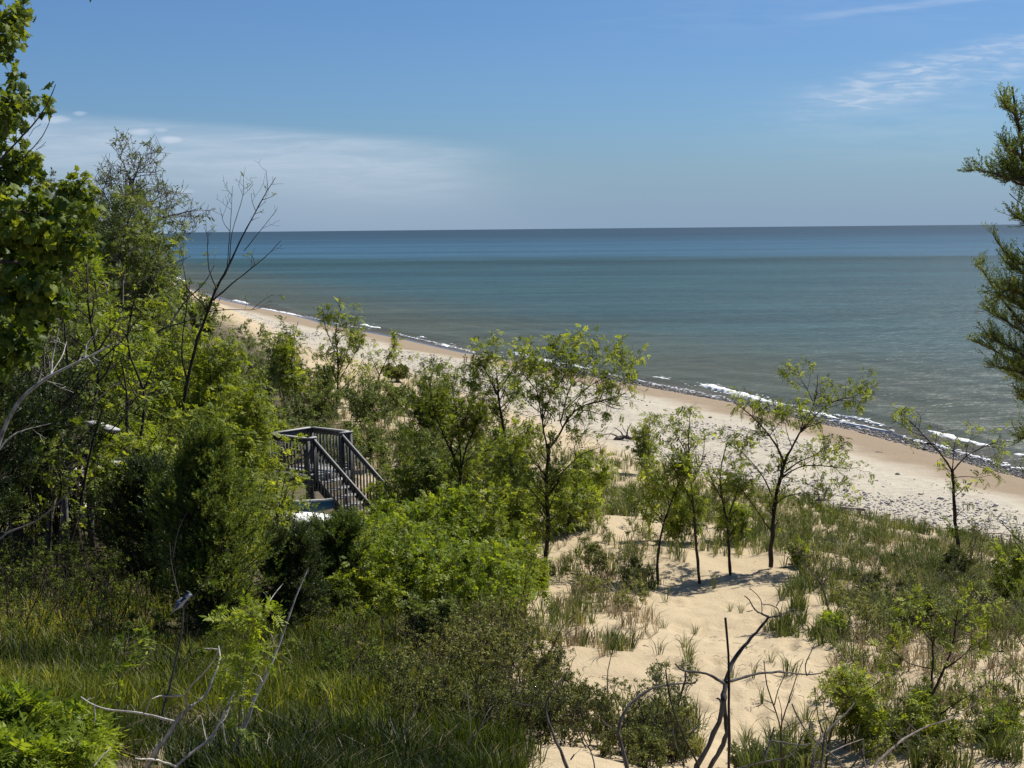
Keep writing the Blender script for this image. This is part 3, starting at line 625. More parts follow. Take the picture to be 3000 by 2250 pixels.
def gen(name, label, cat, px, D, top, wpx, kind='locust', ns=3, bark='dark', dens=1.0, size=None, group=None, mat=None, lo_=.25, per=None):
    b = ground_at(px, D); h = height_to(b, px, top); h = max(h, .25); w_ = wpx/FPX*D*.5
    bush = cat != 'tree'
    if bush: ns = int(max(ns, min(12, ns*w_/.55)))
    S = stems(b-np.array([0, 0, .05]), h, ns, 1.0, w_*(.75 if bush else 1), base_r=.32*w_ if bush else .05)
    r_ = (.012+.011*h) if ns < 4 else (.008+.007*h)
    lm = [(s, r_*rng.uniform(.8, 1.1), r_*.3) for s in S]; u = w_ if w_ > .2 else .2; L1 = min(max(.22*h, .5*u/ns**.2), h*(.75 if bush else .45), 1.4); 
    K = dict(locust=(T_LOC, 3, .17), sumac=(T_SUM, 3, .22), shrub=(T_CLU, 3, .10), cotton=(T_CLU, 3, .34), twiggy=(T_CLU, .5, .12))[kind]
    M_ = mat or dict(locust='locust', sumac='bright', shrub='shrub', cotton='cotton', twiggy='shrub')[kind]
    K = (K[0], per if per is not None else K[1], size or K[2])
    c1 = 26*dens/(max(h, .3)*ns**.55); 
    return plant(name, label, cat, lm, bark, M_, ((c1, lo_, L1, .62, .22), (5, .15, L1*.5, .65, .15)), K, group, 5, woody='trunk' if cat == 'tree' else 'stems', crown='crown' if cat == 'tree' else 'foliage')
def cedar(label, px, D, top, wpx, crown_lo=.02, n=150, mat='cedar', shape=.75, plume=.17, group=None, per=4, ntw=7, seed=None, lean=0):
    b = ground_at(px, D); h = height_to(b, px, top); w_ = wpx/FPX*D*.5
    root = thing('cedar_tree', b, label, 'tree', group); wb = MB()
    f = np.linspace(0, 1, 10)[:, None]; tr = b+np.c_[0*f+lean*f, 0*f, f*h]+np.r_[np.zeros((1, 3)), rng.normal(size=(9, 3))*.04]
    tubes(wb, tr[None], np.linspace(.02+.018*h, .01, 10)[None], 7)
    u = rng.uniform(0, 1, n)**.9*(1-crown_lo)+crown_lo; o, _ = pick_pts(np.repeat(tr[None], n, 0), u)
    a_ = rng.uniform(0, 6.28, n); v_ = (u-crown_lo)/(1-crown_lo); rr = w_*np.minimum(1, 4*v_+.45)*(1-v_)**shape*rng.uniform(.55, 1.25, n)+.12
    lump = .35+1.15*vnoise(a_*1.5+px, u*5, 17)**.8; rr = rr*lump
    n_ = 6; ff = np.linspace(0, 1, n_)
    dr = np.c_[np.cos(a_), np.sin(a_), np.zeros(n)]
    P = o[:, None]+dr[:, None]*(rr[:, None]*ff)[..., None]; P[..., 2] += rr[:, None]*(.28*ff+.45*ff**2)*(.4+.9*u[:, None]); P[:, 1:] += rng.normal(size=(n, n_-1, 3))*.025
    tubes(wb, P, np.maximum(.004, (.006+.012*rr)[:, None]*np.linspace(1, .3, n_)[None]), 4)
    Q, t, _ = spawn(P, ntw, .15, 1.0, .34, .55, .35, 4, .1, 0, .3)
    tubes(wb, Q, np.full(Q.shape[:2], .003), 3); wb.build('trunk', MBK['dark'], root)
    lb = MB(); leaves(lb, T_CED, Q, per, plume, t0=.05, droop=-.45, v=.45, vs=.2, up=.2, along=1.3, clumpn=.9); 
    Q2 = P[:, -2:]; leaves(lb, T_CED, Q2, per, plume*1.1, t0=.2, droop=-.5, v=.65, vs=.2, up=.2, along=1.5)
    lb.build('crown', ML[mat], root, False); return root

LV = ((3.2, .3, .75, .6, .25), (4, .25, .32, .65, .15))
def tl(lims, D):
    """traced limbs: (pixels, D offset at start, at end, r0, r1)"""
    return [(limb(p, D+a, 0, 10, 0, D+b), r_, r2) for p, a, b, r_, r2 in lims]
# --- the slender trees on the open sand
plant('locust_tree', 'widest tree on the open sand, forked trunk and thin spreading limbs', 'tree', tl([
 ([(2258, 1662), (2260, 1600), (2262, 1540), (2268, 1480), (2280, 1420), (2295, 1370), (2303, 1345)], 0, 0, .085, .05),
 ([(2297, 1360), (2280, 1310), (2250, 1270), (2215, 1230), (2180, 1200), (2150, 1175)], 0, -.8, .038, .012),
 ([(2300, 1350), (2320, 1310), (2345, 1265), (2370, 1225), (2385, 1180), (2398, 1140), (2395, 1100)], 0, .5, .042, .010),
 ([(2345, 1265), (2395, 1210), (2430, 1180), (2470, 1165), (2520, 1160), (2560, 1130)], .2, 1.1, .026, .009),
 ([(2268, 1470), (2240, 1400), (2200, 1350), (2170, 1320), (2130, 1300)], 0, .9, .028, .009),
 ([(2262, 1560), (2220, 1500), (2180, 1440), (2150, 1420)], 0, -.9, .020, .008),
 ([(2285, 1405), (2320, 1375), (2370, 1360), (2420, 1365), (2480, 1375), (2515, 1370)], 0, -1.0, .028, .008),
 ([(2298, 1385), (2340, 1350), (2400, 1330), (2450, 1320), (2475, 1310)], 0, .9, .026, .008),
 ([(2385, 1185), (2365, 1140), (2345, 1110), (2335, 1080), (2333, 1065)], .3, .2, .016, .006),
 ([(2268, 1485), (2300, 1450), (2360, 1445), (2420, 1450), (2475, 1455)], 0, -.6, .020, .007),
 ([(2280, 1310), (2262, 1250), (2250, 1205)], -.1, -.5, .016, .006), ([(2320, 1310), (2300, 1250), (2310, 1200)], 0, .4, .015, .006)], 32.4),
 'dark', 'locust', ((6.5, .3, .62, .6, .2), (5, .25, .30, .65, .12)), (T_LOC, 2, .165), gap=(1.6, .30))
plant('locust_tree', 'slim tree at the right with a high fork, standing in the thick beach grass', 'tree', tl([
 ([(2803, 1700), (2808, 1600), (2800, 1540), (2795, 1480), (2790, 1400), (2790, 1378)], 0, 0, .075, .045),
 ([(2790, 1380), (2750, 1320), (2710, 1280), (2680, 1245), (2650, 1225)], 0, -.8, .036, .010), ([(2790, 1380), (2830, 1335), (2880, 1310), (2930, 1290)], 0, .9, .032, .009),
 ([(2790, 1380), (2795, 1320), (2800, 1285)], 0, .2, .022, .008), ([(2792, 1400), (2830, 1395), (2870, 1400), (2900, 1392)], 0, -.7, .016, .007),
 ([(2710, 1280), (2665, 1262), (2640, 1242)], -.5, -1.1, .016, .006), ([(2830, 1335), (2835, 1300), (2850, 1272)], .3, .5, .014, .006)], 34.0),
 'dark', 'locust', ((4.0, .35, .55, .6, .2), (4, .25, .30, .65, .12)), (T_LOC, 2, .17), gap=(1.6, .36))
plant('locust_tree', 'narrow tree with a double stem just left of the widest tree on the sand', 'tree', tl([
 ([(2140, 1690), (2137, 1620), (2131, 1556), (2128, 1509), (2118, 1470), (2105, 1420), (2110, 1360), (2130, 1300)], 0, 0, .055, .012),
 ([(2130, 1520), (2150, 1470), (2165, 1420), (2180, 1370)], 0, .6, .026, .008), ([(2120, 1470), (2095, 1430), (2075, 1380)], 0, -.5, .022, .008)], 31.6),
 'dark', 'locust', ((6, .25, .55, .6, .25), (5, .2, .30, .65, .15)), (T_LOC, 2, .17), gap=(1.5, .30))
plant('locust_tree', 'young tree with a straight dark stem, second of the row on the sand', 'tree', tl([
 ([(2050, 1710), (2042, 1620), (2036, 1541), (2030, 1462), (2024, 1400), (2015, 1320), (2018, 1250), (2022, 1200)], 0, 0, .055, .010),
 ([(2032, 1480), (2000, 1420), (1975, 1370), (1950, 1330)], 0, -.5, .024, .008), ([(2026, 1420), (2055, 1360), (2065, 1300)], 0, .5, .020, .008), ([(2018, 1340), (1985, 1280), (1960, 1250)], 0, .5, .018, .007)], 31.0),
 'dark', 'locust', ((6.5, .3, .5, .6, .25), (5, .2, .28, .65, .15)), (T_LOC, 2, .17), gap=(1.5, .28))
plant('locust_tree', 'leaning small tree, leftmost of the row whose shadows fall on the sand', 'tree', tl([
 ([(1927, 1722), (1926, 1640), (1934, 1560), (1948, 1520), (1965, 1470), (1990, 1420), (2000, 1370)], 0, 0, .055, .012),
 ([(1945, 1530), (1910, 1490), (1890, 1460), (1880, 1430)], 0, -.5, .02, .008), ([(1960, 1480), (1950, 1430), (1940, 1390)], 0, .5, .02, .008)], 31.0),
 'dark', 'locust', ((6.0, .4, .6, .6, .2), (6, .2, .34, .65, .12)), (T_LOC, 3, .18))
plant('locust_tree', 'leaning bent sapling with grey green foliage alone on the bare sand', 'tree', tl([
 ([(2433, 1824), (2430, 1785), (2417, 1745), (2408, 1713), (2399, 1691), (2363, 1664), (2340, 1620), (2330, 1590)], 0, 0, .04, .01),
 ([(2408, 1705), (2413, 1640), (2415, 1590)], 0, .3, .018, .007), ([(2399, 1691), (2385, 1640), (2380, 1600)], 0, -.3, .016, .006), ([(2410, 1712), (2440, 1670), (2455, 1640)], 0, .3, .014, .006)], 26.0),
 'grey', 'shrub', ((7, .4, .45, .6, .2), (5, .2, .25, .65, .12)), (T_CLU, 2, .10))
# --- centre trees
plant('locust_tree', 'tallest tree in the middle of the picture with a broad airy crown before the shore', 'tree', tl([
 ([(1597, 1700), (1598, 1620), (1608, 1560), (1604, 1500), (1597, 1420), (1606, 1350), (1607, 1300)], 0, 0, .085, .05),
 ([(1605, 1330), (1588, 1230), (1579, 1175), (1565, 1094)], 0, -.6, .036, .010), ([(1607, 1315), (1624, 1300), (1642, 1270), (1669, 1207), (1723, 1178), (1791, 1172), (1836, 1150)], 0, .8, .040, .009),
 ([(1588, 1230), (1619, 1143), (1655, 1107), (1664, 1053), (1651, 1017)], -.3, .3, .026, .008), ([(1642, 1240), (1669, 1130), (1705, 1080), (1746, 1048), (1735, 1020)], .2, .6, .026, .008),
 ([(1579, 1175), (1600, 1100), (1606, 1062), (1592, 1017)], -.4, -.3, .02, .007), ([(1655, 1200), (1732, 1125), (1791, 1098), (1827, 1076)], .4, 1.0, .022, .007),
 ([(1603, 1440), (1650, 1380), (1700, 1330), (1760, 1310)], 0, .9, .026, .008), ([(1605, 1500), (1560, 1440), (1520, 1400), (1480, 1380)], 0, -.8, .024, .008),
 ([(1604, 1400), (1560, 1350), (1530, 1290)], 0, .6, .024, .008), ([(1608, 1560), (1650, 1520), (1700, 1500), (1740, 1470)], 0, -.6, .02, .007), ([(1575, 1150), (1530, 1090), (1510, 1060)], -.4, -1, .018, .007)], 31.3),
 'dark', 'locust', ((9, .25, .8, .6, .2), (6, .2, .36, .65, .12)), (T_LOC, 2, .17), gap=(1.0, .30))
plant('locust_tree', 'umbrella topped tree standing behind and left of the tallest middle tree', 'tree', tl([
 ([(1533, 1560), (1511, 1424), (1490, 1320), (1466, 1229), (1463, 1162), (1456, 1110)], 0, 0, .085, .035),
 ([(1464, 1170), (1435, 1110), (1410, 1060), (1395, 1035)], 0, -.7, .03, .009), ([(1460, 1150), (1500, 1085), (1530, 1050), (1550, 1040)], 0, .8, .03, .009), ([(1457, 1110), (1450, 1060), (1455, 1025)], 0, .2, .02, .008),
 ([(1465, 1215), (1500, 1170), (1530, 1140)], 0, .7, .02, .008), ([(1464, 1200), (1430, 1160), (1395, 1120)], 0, -.6, .02, .008), ([(1500, 1370), (1540, 1310), (1570, 1280)], 0, .6, .02, .008)], 37.0),
 'dark', 'locust', ((7, .3, .75, .6, .2), (6, .2, .36, .65, .12)), (T_LOC, 2, .19), gap=(1.2, .28))
plant('locust_tree', 'many stemmed bushy tree between the wooden stair and the tallest middle tree', 'tree', tl([
 ([(1322, 1545), (1329, 1516), (1344, 1444), (1351, 1371), (1362, 1317), (1387, 1263), (1423, 1201)], 0, .5, .07, .012),
 ([(1322, 1538), (1279, 1462), (1243, 1368), (1206, 1299)], 0, -.5, .04, .010), ([(1350, 1385), (1315, 1310), (1286, 1245), (1264, 1190), (1255, 1130), (1275, 1060)], 0, -.2, .038, .009),
 ([(1351, 1371), (1345, 1280), (1335, 1190), (1320, 1110)], 0, .9, .034, .009), ([(1362, 1317), (1400, 1230), (1410, 1150), (1400, 1100)], .2, .9, .028, .009),
 ([(1290, 1480), (1230, 1430), (1190, 1390)], -.1, -1, .022, .008), ([(1340, 1460), (1390, 1400), (1430, 1360)], 0, .8, .024, .008)], 37.5),
 'dark', 'locust', ((11, .12, .8, .6, .2), (6, .2, .4, .65, .12)), (T_LOC, 2, .18), gap=(.9, .26))
# --- small trees by the back of the beach, left
plant('locust_tree', 'upright small tree beyond the wooden stair, tallest of those before the far beach', 'tree', tl([
 ([(985, 1225), (988, 1150), (992, 1080), (985, 1000), (980, 950), (1000, 900)], 0, 0, .09, .02), ([(990, 1100), (1015, 1040), (1030, 980), (1025, 930)], 0, .8, .04, .012),
 ([(987, 1040), (960, 980), (945, 930)], 0, -.8, .035, .012), ([(990, 1120), (1020, 1070), (1050, 1020), (1070, 985)], 0, -.6, .035, .012), ([(990, 1120), (965, 1060), (940, 1020)], 0, .8, .03, .012), ([(992, 1150), (1030, 1110), (1065, 1080)], 0, .7, .03, .012)], 66),
 'dark', 'locust', ((3.5, .25, 1.0, .6, .25), (5, .2, .5, .65, .15)), (T_LOC, 2, .30), tw=.012)
plant('locust_tree', 'slanting small tree reaching right over the narrow grassy gap before the far beach', 'tree', tl([
 ([(1085, 1215), (1092, 1160), (1110, 1100), (1135, 1050), (1155, 1010), (1165, 995)], 0, 0, .07, .015), ([(1110, 1100), (1090, 1050), (1080, 1020)], 0, .6, .03, .01), ([(1120, 1080), (1150, 1060), (1180, 1050)], 0, -.5, .03, .01)], 70),
 'dark', 'locust', ((3.5, .25, .8, .6, .25), (4, .2, .45, .65, .15)), (T_LOC, 2, .28), tw=.012)
gen('locust_tree', 'thin bushy tree just above the stair landing railing, left of its right corner', 'tree', 880, 64, 925, 130, 'locust', 3, 'dark', 1.0, .30)
gen('locust_tree', 'small pale tree at the left end of the row before the far beach', 'tree', 830, 68, 975, 110, 'locust', 3, 'grey', .8, .30, mat='olive')
gen('shrub', 'olive bush beside the far beach, left of the small upright trees', 'shrub', 935, 72, 1060, 110, 'shrub', 5, 'grey', .9, .30, mat='olive')
gen('shrub', 'low brown green bush on the far dune edge nearest the beach', 'shrub', 1165, 92, 1075, 110, 'shrub', 6, 'grey', 1.0, .35, mat='brown')
gen('shrub', 'dark green bush in the grass below the slanting small tree', 'shrub', 1175, 70, 1130, 100, 'shrub', 6, 'grey', 1.2, .28, mat='shrub')
gen('shrub', 'wispy bush in the far grass left of the stair landing', 'shrub', 780, 72, 1020, 130, 'twiggy', 6, 'grey', 1.0, .3, mat='olive')
# --- left mass of trees
gen('locust_tree', 'leafy tree at the right edge of the left thicket, its crown touching the far beach', 'tree', 690, 37, 925, 250, 'locust', 4, 'dark', 1.9, .22, mat='locust')
gen('locust_tree', 'leafy tree rising directly left of the stair landing', 'tree', 715, 35, 1080, 150, 'locust', 4, 'dark', 1.9, .21)
gen('locust_tree', 'bushy tree behind the leaning bare tree in the left thicket', 'tree', 590, 36, 960, 230, 'locust', 4, 'dark', 1.9, .22)
gen('locust_tree', 'dense tree below the crossing dead limb in the left thicket', 'tree', 450, 34, 1010, 260, 'locust', 4, 'dark', 1.9, .22)
gen('locust_tree', 'shaded tree in front of the leaning trunk, left thicket', 'tree', 570, 29, 1180, 260, 'locust', 4, 'dark', 1.9, .19)
gen('locust_tree', 'lower crown between the leaning trunk and the stair landing', 'tree', 660, 28, 1260, 170, 'locust', 4, 'dark', 1.9, .18)
gen('locust_tree', 'tree over the pale clearing in the left thicket', 'tree', 330, 31, 980, 280, 'locust', 4, 'dark', 1.7, .22, mat='olive')
gen('bare_sapling', 'tall thin dark sapling with few leaves left of the yellow green crown', 'tree', 265, 27, 720, 110, 'twiggy', 2, 'dark', 1.0, .16, mat='locust')
gen('bare_sapling', 'tall thin sapling between the forked grey tree and the yellow green crown', 'tree', 425, 28, 800, 120, 'twiggy', 2, 'dark', 1.0, .16, mat='locust')
gen('bare_sapling', 'thin leaning sapling nearest the broad leaved tree', 'tree', 160, 26, 760, 120, 'twiggy', 2, 'grey', 1.0, .16, mat='locust')
gen('sumac_tree', 'yellow green young tree, brightest crown in the left thicket', 'tree', 320, 30, 770, 210, 'sumac', 4, 'dark', 1.0, .30)
gen('locust_tree', 'thin tree left of the yellow green crown', 'tree', 170, 29, 930, 240, 'locust', 3, 'dark', 1.3, .22, mat='olive')
gen('locust_tree', 'low tree before the pale clearing on the left', 'tree', 400, 26, 1250, 220, 'locust', 4, 'dark', 1.6, .18)
gen('poplar_tree', 'pale grey green far tree, tallest of those above the left horizon', 'tree', 190, 72, 440, 230, 'cotton', 3, 'pale', 3.2, .42)
gen('poplar_tree', 'grey twiggy far tree between the broad leaved crown and the bare topped tree', 'tree', 285, 66, 500, 170, 'cotton', 3, 'pale', 2.6, .36)
gen('poplar_tree', 'pale far tree hidden mostly behind the broad leaved crown', 'tree', 80, 75, 500, 230, 'cotton', 3, 'pale', 3.0, .42)
gen('poplar_tree', 'green far tree beside the horizon, right of the bare topped tree', 'tree', 455, 56, 690, 130, 'cotton', 4, 'grey', 1.6, .30, mat='locust')
gen('poplar_tree', 'far tree filling in below the grey bare topped tree', 'tree', 370, 51, 570, 230, 'locust', 4, 'grey', 3.0, .28, mat='olive')
gen('poplar_tree', 'olive tree filling the skyline under the left limbs of the bare topped tree', 'tree', 325, 43, 560, 190, 'locust', 4, 'grey', 2.6, .26, mat='olive', lo_=.4)
gen('poplar_tree', 'olive tree filling the skyline under the right limbs of the bare topped tree', 'tree', 430, 44, 610, 170, 'locust', 4, 'grey', 2.6, .26, mat='olive', lo_=.4)
gen('poplar_tree', 'pale leafy tree directly behind the trunk of the bare topped tree', 'tree', 385, 52, 560, 130, 'cotton', 4, 'grey', 2.6, .26, lo_=.4)
gen('poplar_tree', 'wispy tree right of the grey bare topped tree, crown at the waterline', 'tree', 470, 45, 700, 170, 'locust', 3, 'grey', 1.6, .26, mat='olive')
gen('poplar_tree', 'wispy tree behind the leaning bare tree, crown before the far shore', 'tree', 545, 41, 840, 150, 'locust', 3, 'grey', 1.6, .24)
gen('poplar_tree', 'tall wispy tree between the yellow green crown and the broad leaved tree', 'tree', 290, 41, 660, 200, 'locust', 3, 'grey', 2.0, .25)
gen('poplar_tree', 'leafy tree below the limb that crosses the leaning trunk', 'tree', 410, 39, 860, 200, 'locust', 4, 'dark', 1.9, .23)
gen('poplar_tree', 'far leafy tree under the yellow green crown', 'tree', 240, 46, 640, 260, 'locust', 4, 'grey', 2.0, .28, mat='olive')
for px_, D_, tp, wd, lb in ((520, 110, 838, 90, 'pale far bush on the back of the beach under the leaning bare tree'), (440, 170, 800, 60, 'far bush at the left end of the visible shore'),
                        (590, 95, 880, 90, 'far bush just left of the driftwood root on the beach'), (480, 60, 870, 120, 'grey far bush behind the crossing dead limb')):
    gen('shrub', lb, 'shrub', px_, D_, tp, wd, 'shrub', 5, 'pale', .9, .3+D_*.002, mat='olive')
plant('poplar_tree', 'grey tree with a bare twiggy top above the left horizon', 'tree', tl([
 ([(385, 1250), (380, 1000), (372, 850), (375, 700), (376, 600), (382, 520)], 0, 0, .16, .05), ([(380, 560), (400, 505), (415, 465), (408, 445)], 0, .5, .05, .02), ([(380, 530), (362, 480), (352, 462)], 0, -.5, .04, .02), ([(382, 520), (420, 490), (455, 470)], 0, .8, .03, .015),
 ([(376, 650), (430, 600), (470, 575), (500, 560)], 0, 1.5, .05, .015), ([(374, 720), (430, 660), (490, 630), (540, 625), (575, 612)], 0, -1.4, .06, .015), ([(375, 680), (330, 610), (300, 560)], 0, 1, .05, .02), ([(372, 780), (310, 720), (260, 640)], 0, -1, .05, .02), ([(376, 600), (350, 560), (330, 520)], 0, 1, .04, .02)], 48),
 'grey', 'olive', ((5.5, .3, 1.2, .6, .1), (8, .2, .6, .7, .15)), (T_CLU, .5, .24), tw=.016)
plant('bare_tree', 'leaning dark tree with bare antler like branches rising above the horizon', 'tree', tl([
 ([(525, 1420), (529, 1256), (533, 1197), (549, 1116), (561, 1071), (574, 994), (592, 949), (610, 912), (624, 881), (633, 845)], 0, 0, .075, .04),
 ([(633, 848), (665, 790), (696, 723), (741, 633), (787, 551), (807, 520)], 0, 1.0, .038, .008), ([(785, 555), (782, 525), (780, 500)], .9, 1.0, .010, .006),
 ([(672, 775), (678, 678), (705, 601), (719, 551), (712, 527)], .4, -.3, .016, .006), ([(717, 553), (730, 545), (741, 531)], -.3, -.2, .008, .005), ([(665, 790), (674, 678), (678, 610), (681, 545)], .4, -.8, .015, .006),
 ([(674, 678), (655, 655), (648, 625), (644, 608)], -.2, -.6, .010, .005), ([(624, 881), (678, 831), (732, 790), (782, 750), (823, 705)], 0, .8, .026, .007), ([(715, 735), (768, 669), (802, 626)], .5, 1.1, .014, .006),
 ([(549, 1116), (529, 1053), (536, 971), (551, 881), (547, 827), (533, 763)], 0, -.8, .028, .008), ([(633, 845), (610, 790), (608, 723), (608, 678), (597, 664)], 0, .2, .02, .006), ([(608, 680), (618, 674), (627, 665)], .2, .2, .008, .005),
 ([(610, 905), (560, 860), (530, 820), (500, 790)], 0, -.8, .022, .006), ([(750, 620), (738, 590), (736, 565)], .7, .6, .010, .005), ([(752, 612), (770, 598), (780, 590)], .7, .8, .008, .005), ([(610, 912), (680, 905), (740, 910), (790, 893)], 0, -.5, .018, .006), ([(740, 905), (770, 880), (800, 862)], -.3, 0, .01, .005)], 30),
 'dark', 'locust', ((1.9, .5, .45, .6, .15), (2, .25, .22, .65, .15)), (T_CLU, .35, .16), gap=(1.0, .45))
plant('forked_tree', 'grey forked tree with one long limb crossing behind the leaning bare tree', 'tree', tl([
 ([(350, 1400), (350, 1250), (348, 1107), (344, 1025), (350, 960), (358, 900)], 0, 0, .12, .05), ([(349, 1050), (407, 1003), (452, 976), (497, 953), (542, 946), (572, 930)], 0, -.8, .075, .022),
 ([(500, 951), (520, 912), (547, 876), (601, 831), (628, 777)], -.5, .3, .035, .012), ([(350, 960), (320, 880), (300, 800)], 0, .8, .04, .012), ([(358, 900), (400, 830), (470, 790), (560, 750)], 0, .6, .03, .01), ([(360, 890), (362, 820), (350, 760)], 0, .6, .03, .01)], 36),
 'grey', 'locust', ((1.6, .35, .7, .6, .2), (4, .25, .34, .65, .15)), (T_LOC, 1, .22))
plant('dead_branch', 'pale dead branch arching up from the left edge across the dark thicket', 'branch', tl([
 ([(-70, 1500), (5, 1268), (18, 1212), (59, 1161), (90, 1135), (118, 1111), (190, 1080), (225, 1062), (253, 1048), (316, 1016), (340, 1005)], 0, -.6, .045, .008),
 ([(149, 1098), (152, 1053), (165, 1000), (172, 962)], -.2, -.1, .014, .005), ([(250, 1048), (252, 1010), (272, 985)], -.3, -.2, .010, .004), ([(120, 1111), (150, 1120), (185, 1128)], -.2, -.1, .010, .004),
 ([(256, 1047), (268, 1062), (274, 1072)], -.4, -.4, .008, .004), ([(-10, 1330), (20, 1285), (60, 1262), (110, 1250), (150, 1240)], 0, .2, .014, .005), ([(150, 1095), (185, 1040), (195, 1000)], -.2, .2, .009, .004)], 14.5), 'dead', None, ((1.6, .3, .28, .6, .1), (1, .3, .12, .6, .1)), tw=.005)
plant('dead_branch', 'thin white dead branch slanting across the dark trunks at the left edge', 'branch', tl([
 ([(-60, 1640), (0, 1574), (20, 1555), (50, 1549), (78, 1543), (118, 1527), (157, 1480), (208, 1441)], 0, 0, .016, .006), ([(12, 1562), (20, 1552), (20, 1548)], 0, 0, .006, .004)], 13), 'pale', None, ((1, .5, .12, .6, .1),), tw=.004)
plant('bare_tree', 'bare forked twigs above the broad leaved crown at the upper left', 'branch', tl([
 ([(-40, 520), (20, 445), (60, 405), (105, 360), (140, 305), (157, 275), (163, 247)], 0, 0, .018, .005), ([(60, 470), (100, 430), (125, 400), (145, 360), (150, 335)], .3, .3, .010, .004), ([(105, 440), (120, 430), (135, 415)], .3, .3, .005, .003),
 ([(103, 362), (100, 345), (100, 334)], 0, 0, .004, .003), ([(82, 385), (76, 370), (73, 362)], 0, 0, .004, .003), ([(42, 420), (38, 400), (38, 390)], 0, 0, .004, .003), ([(15, 440), (20, 390), (20, 340)], 0, 0, .006, .003), ([(85, 400), (100, 375), (120, 365)], .1, .1, .004, .003)], 14), 'dark', None, ((1.5, .3, .10, .6, .1),), tw=.0035)
# --- dark stems of the grove at the left
lb = ['dark slanting trunk, rightmost of the grove at the left', 'thin dark trunk beside the slanting one in the left grove', 'dark curved trunk in the middle of the left grove', 'second dark trunk from the left edge', 'dark trunk nearest the left edge']
for (pts, r_), L_ in zip((([(178, 1780), (185, 1660), (215, 1560), (240, 1450), (260, 1340), (300, 1200)], .05), ([(160, 1790), (168, 1650), (175, 1540), (180, 1430), (170, 1300)], .035), ([(135, 1790), (145, 1640), (150, 1560), (152, 1480), (140, 1350)], .045),
                       ([(85, 1790), (88, 1700), (98, 1600), (92, 1480), (80, 1350)], .045), ([(40, 1760), (60, 1680), (68, 1600), (62, 1500), (50, 1380)], .05)), lb):
    plant('grove_tree', L_, 'tree', tl([(pts, 0, .5, r_, r_*.5), (pts[3:], 0, -1, r_*.5, r_*.2)], 23.5), 'dark', 'locust', ((1.6, .4, .9, .6, .2), (4, .2, .4, .6, .1)), (T_LOC, 2, .19))
# --- cedars
cedar('big dark cedar standing left of the wooden stair, widest evergreen', 618, 20.5, 1330, 320, .03, 300, 'cedar', .6, .16, None, 3, 7)
cedar('pointed cedar growing right below the stair landing', 995, 24, 1560, 170, .02, 190, 'cedar', .7, .14, None, 4, 7)
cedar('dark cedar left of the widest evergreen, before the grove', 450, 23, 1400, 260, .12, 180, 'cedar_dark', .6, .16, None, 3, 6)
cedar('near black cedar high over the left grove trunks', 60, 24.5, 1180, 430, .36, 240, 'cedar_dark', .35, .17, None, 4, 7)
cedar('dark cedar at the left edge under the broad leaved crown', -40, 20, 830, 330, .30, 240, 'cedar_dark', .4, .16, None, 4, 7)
cedar('small dark cedar squeezed between the two larger evergreens', 850, 21.5, 1590, 190, .02, 150, 'cedar_dark', .6, .14, None, 4, 6)
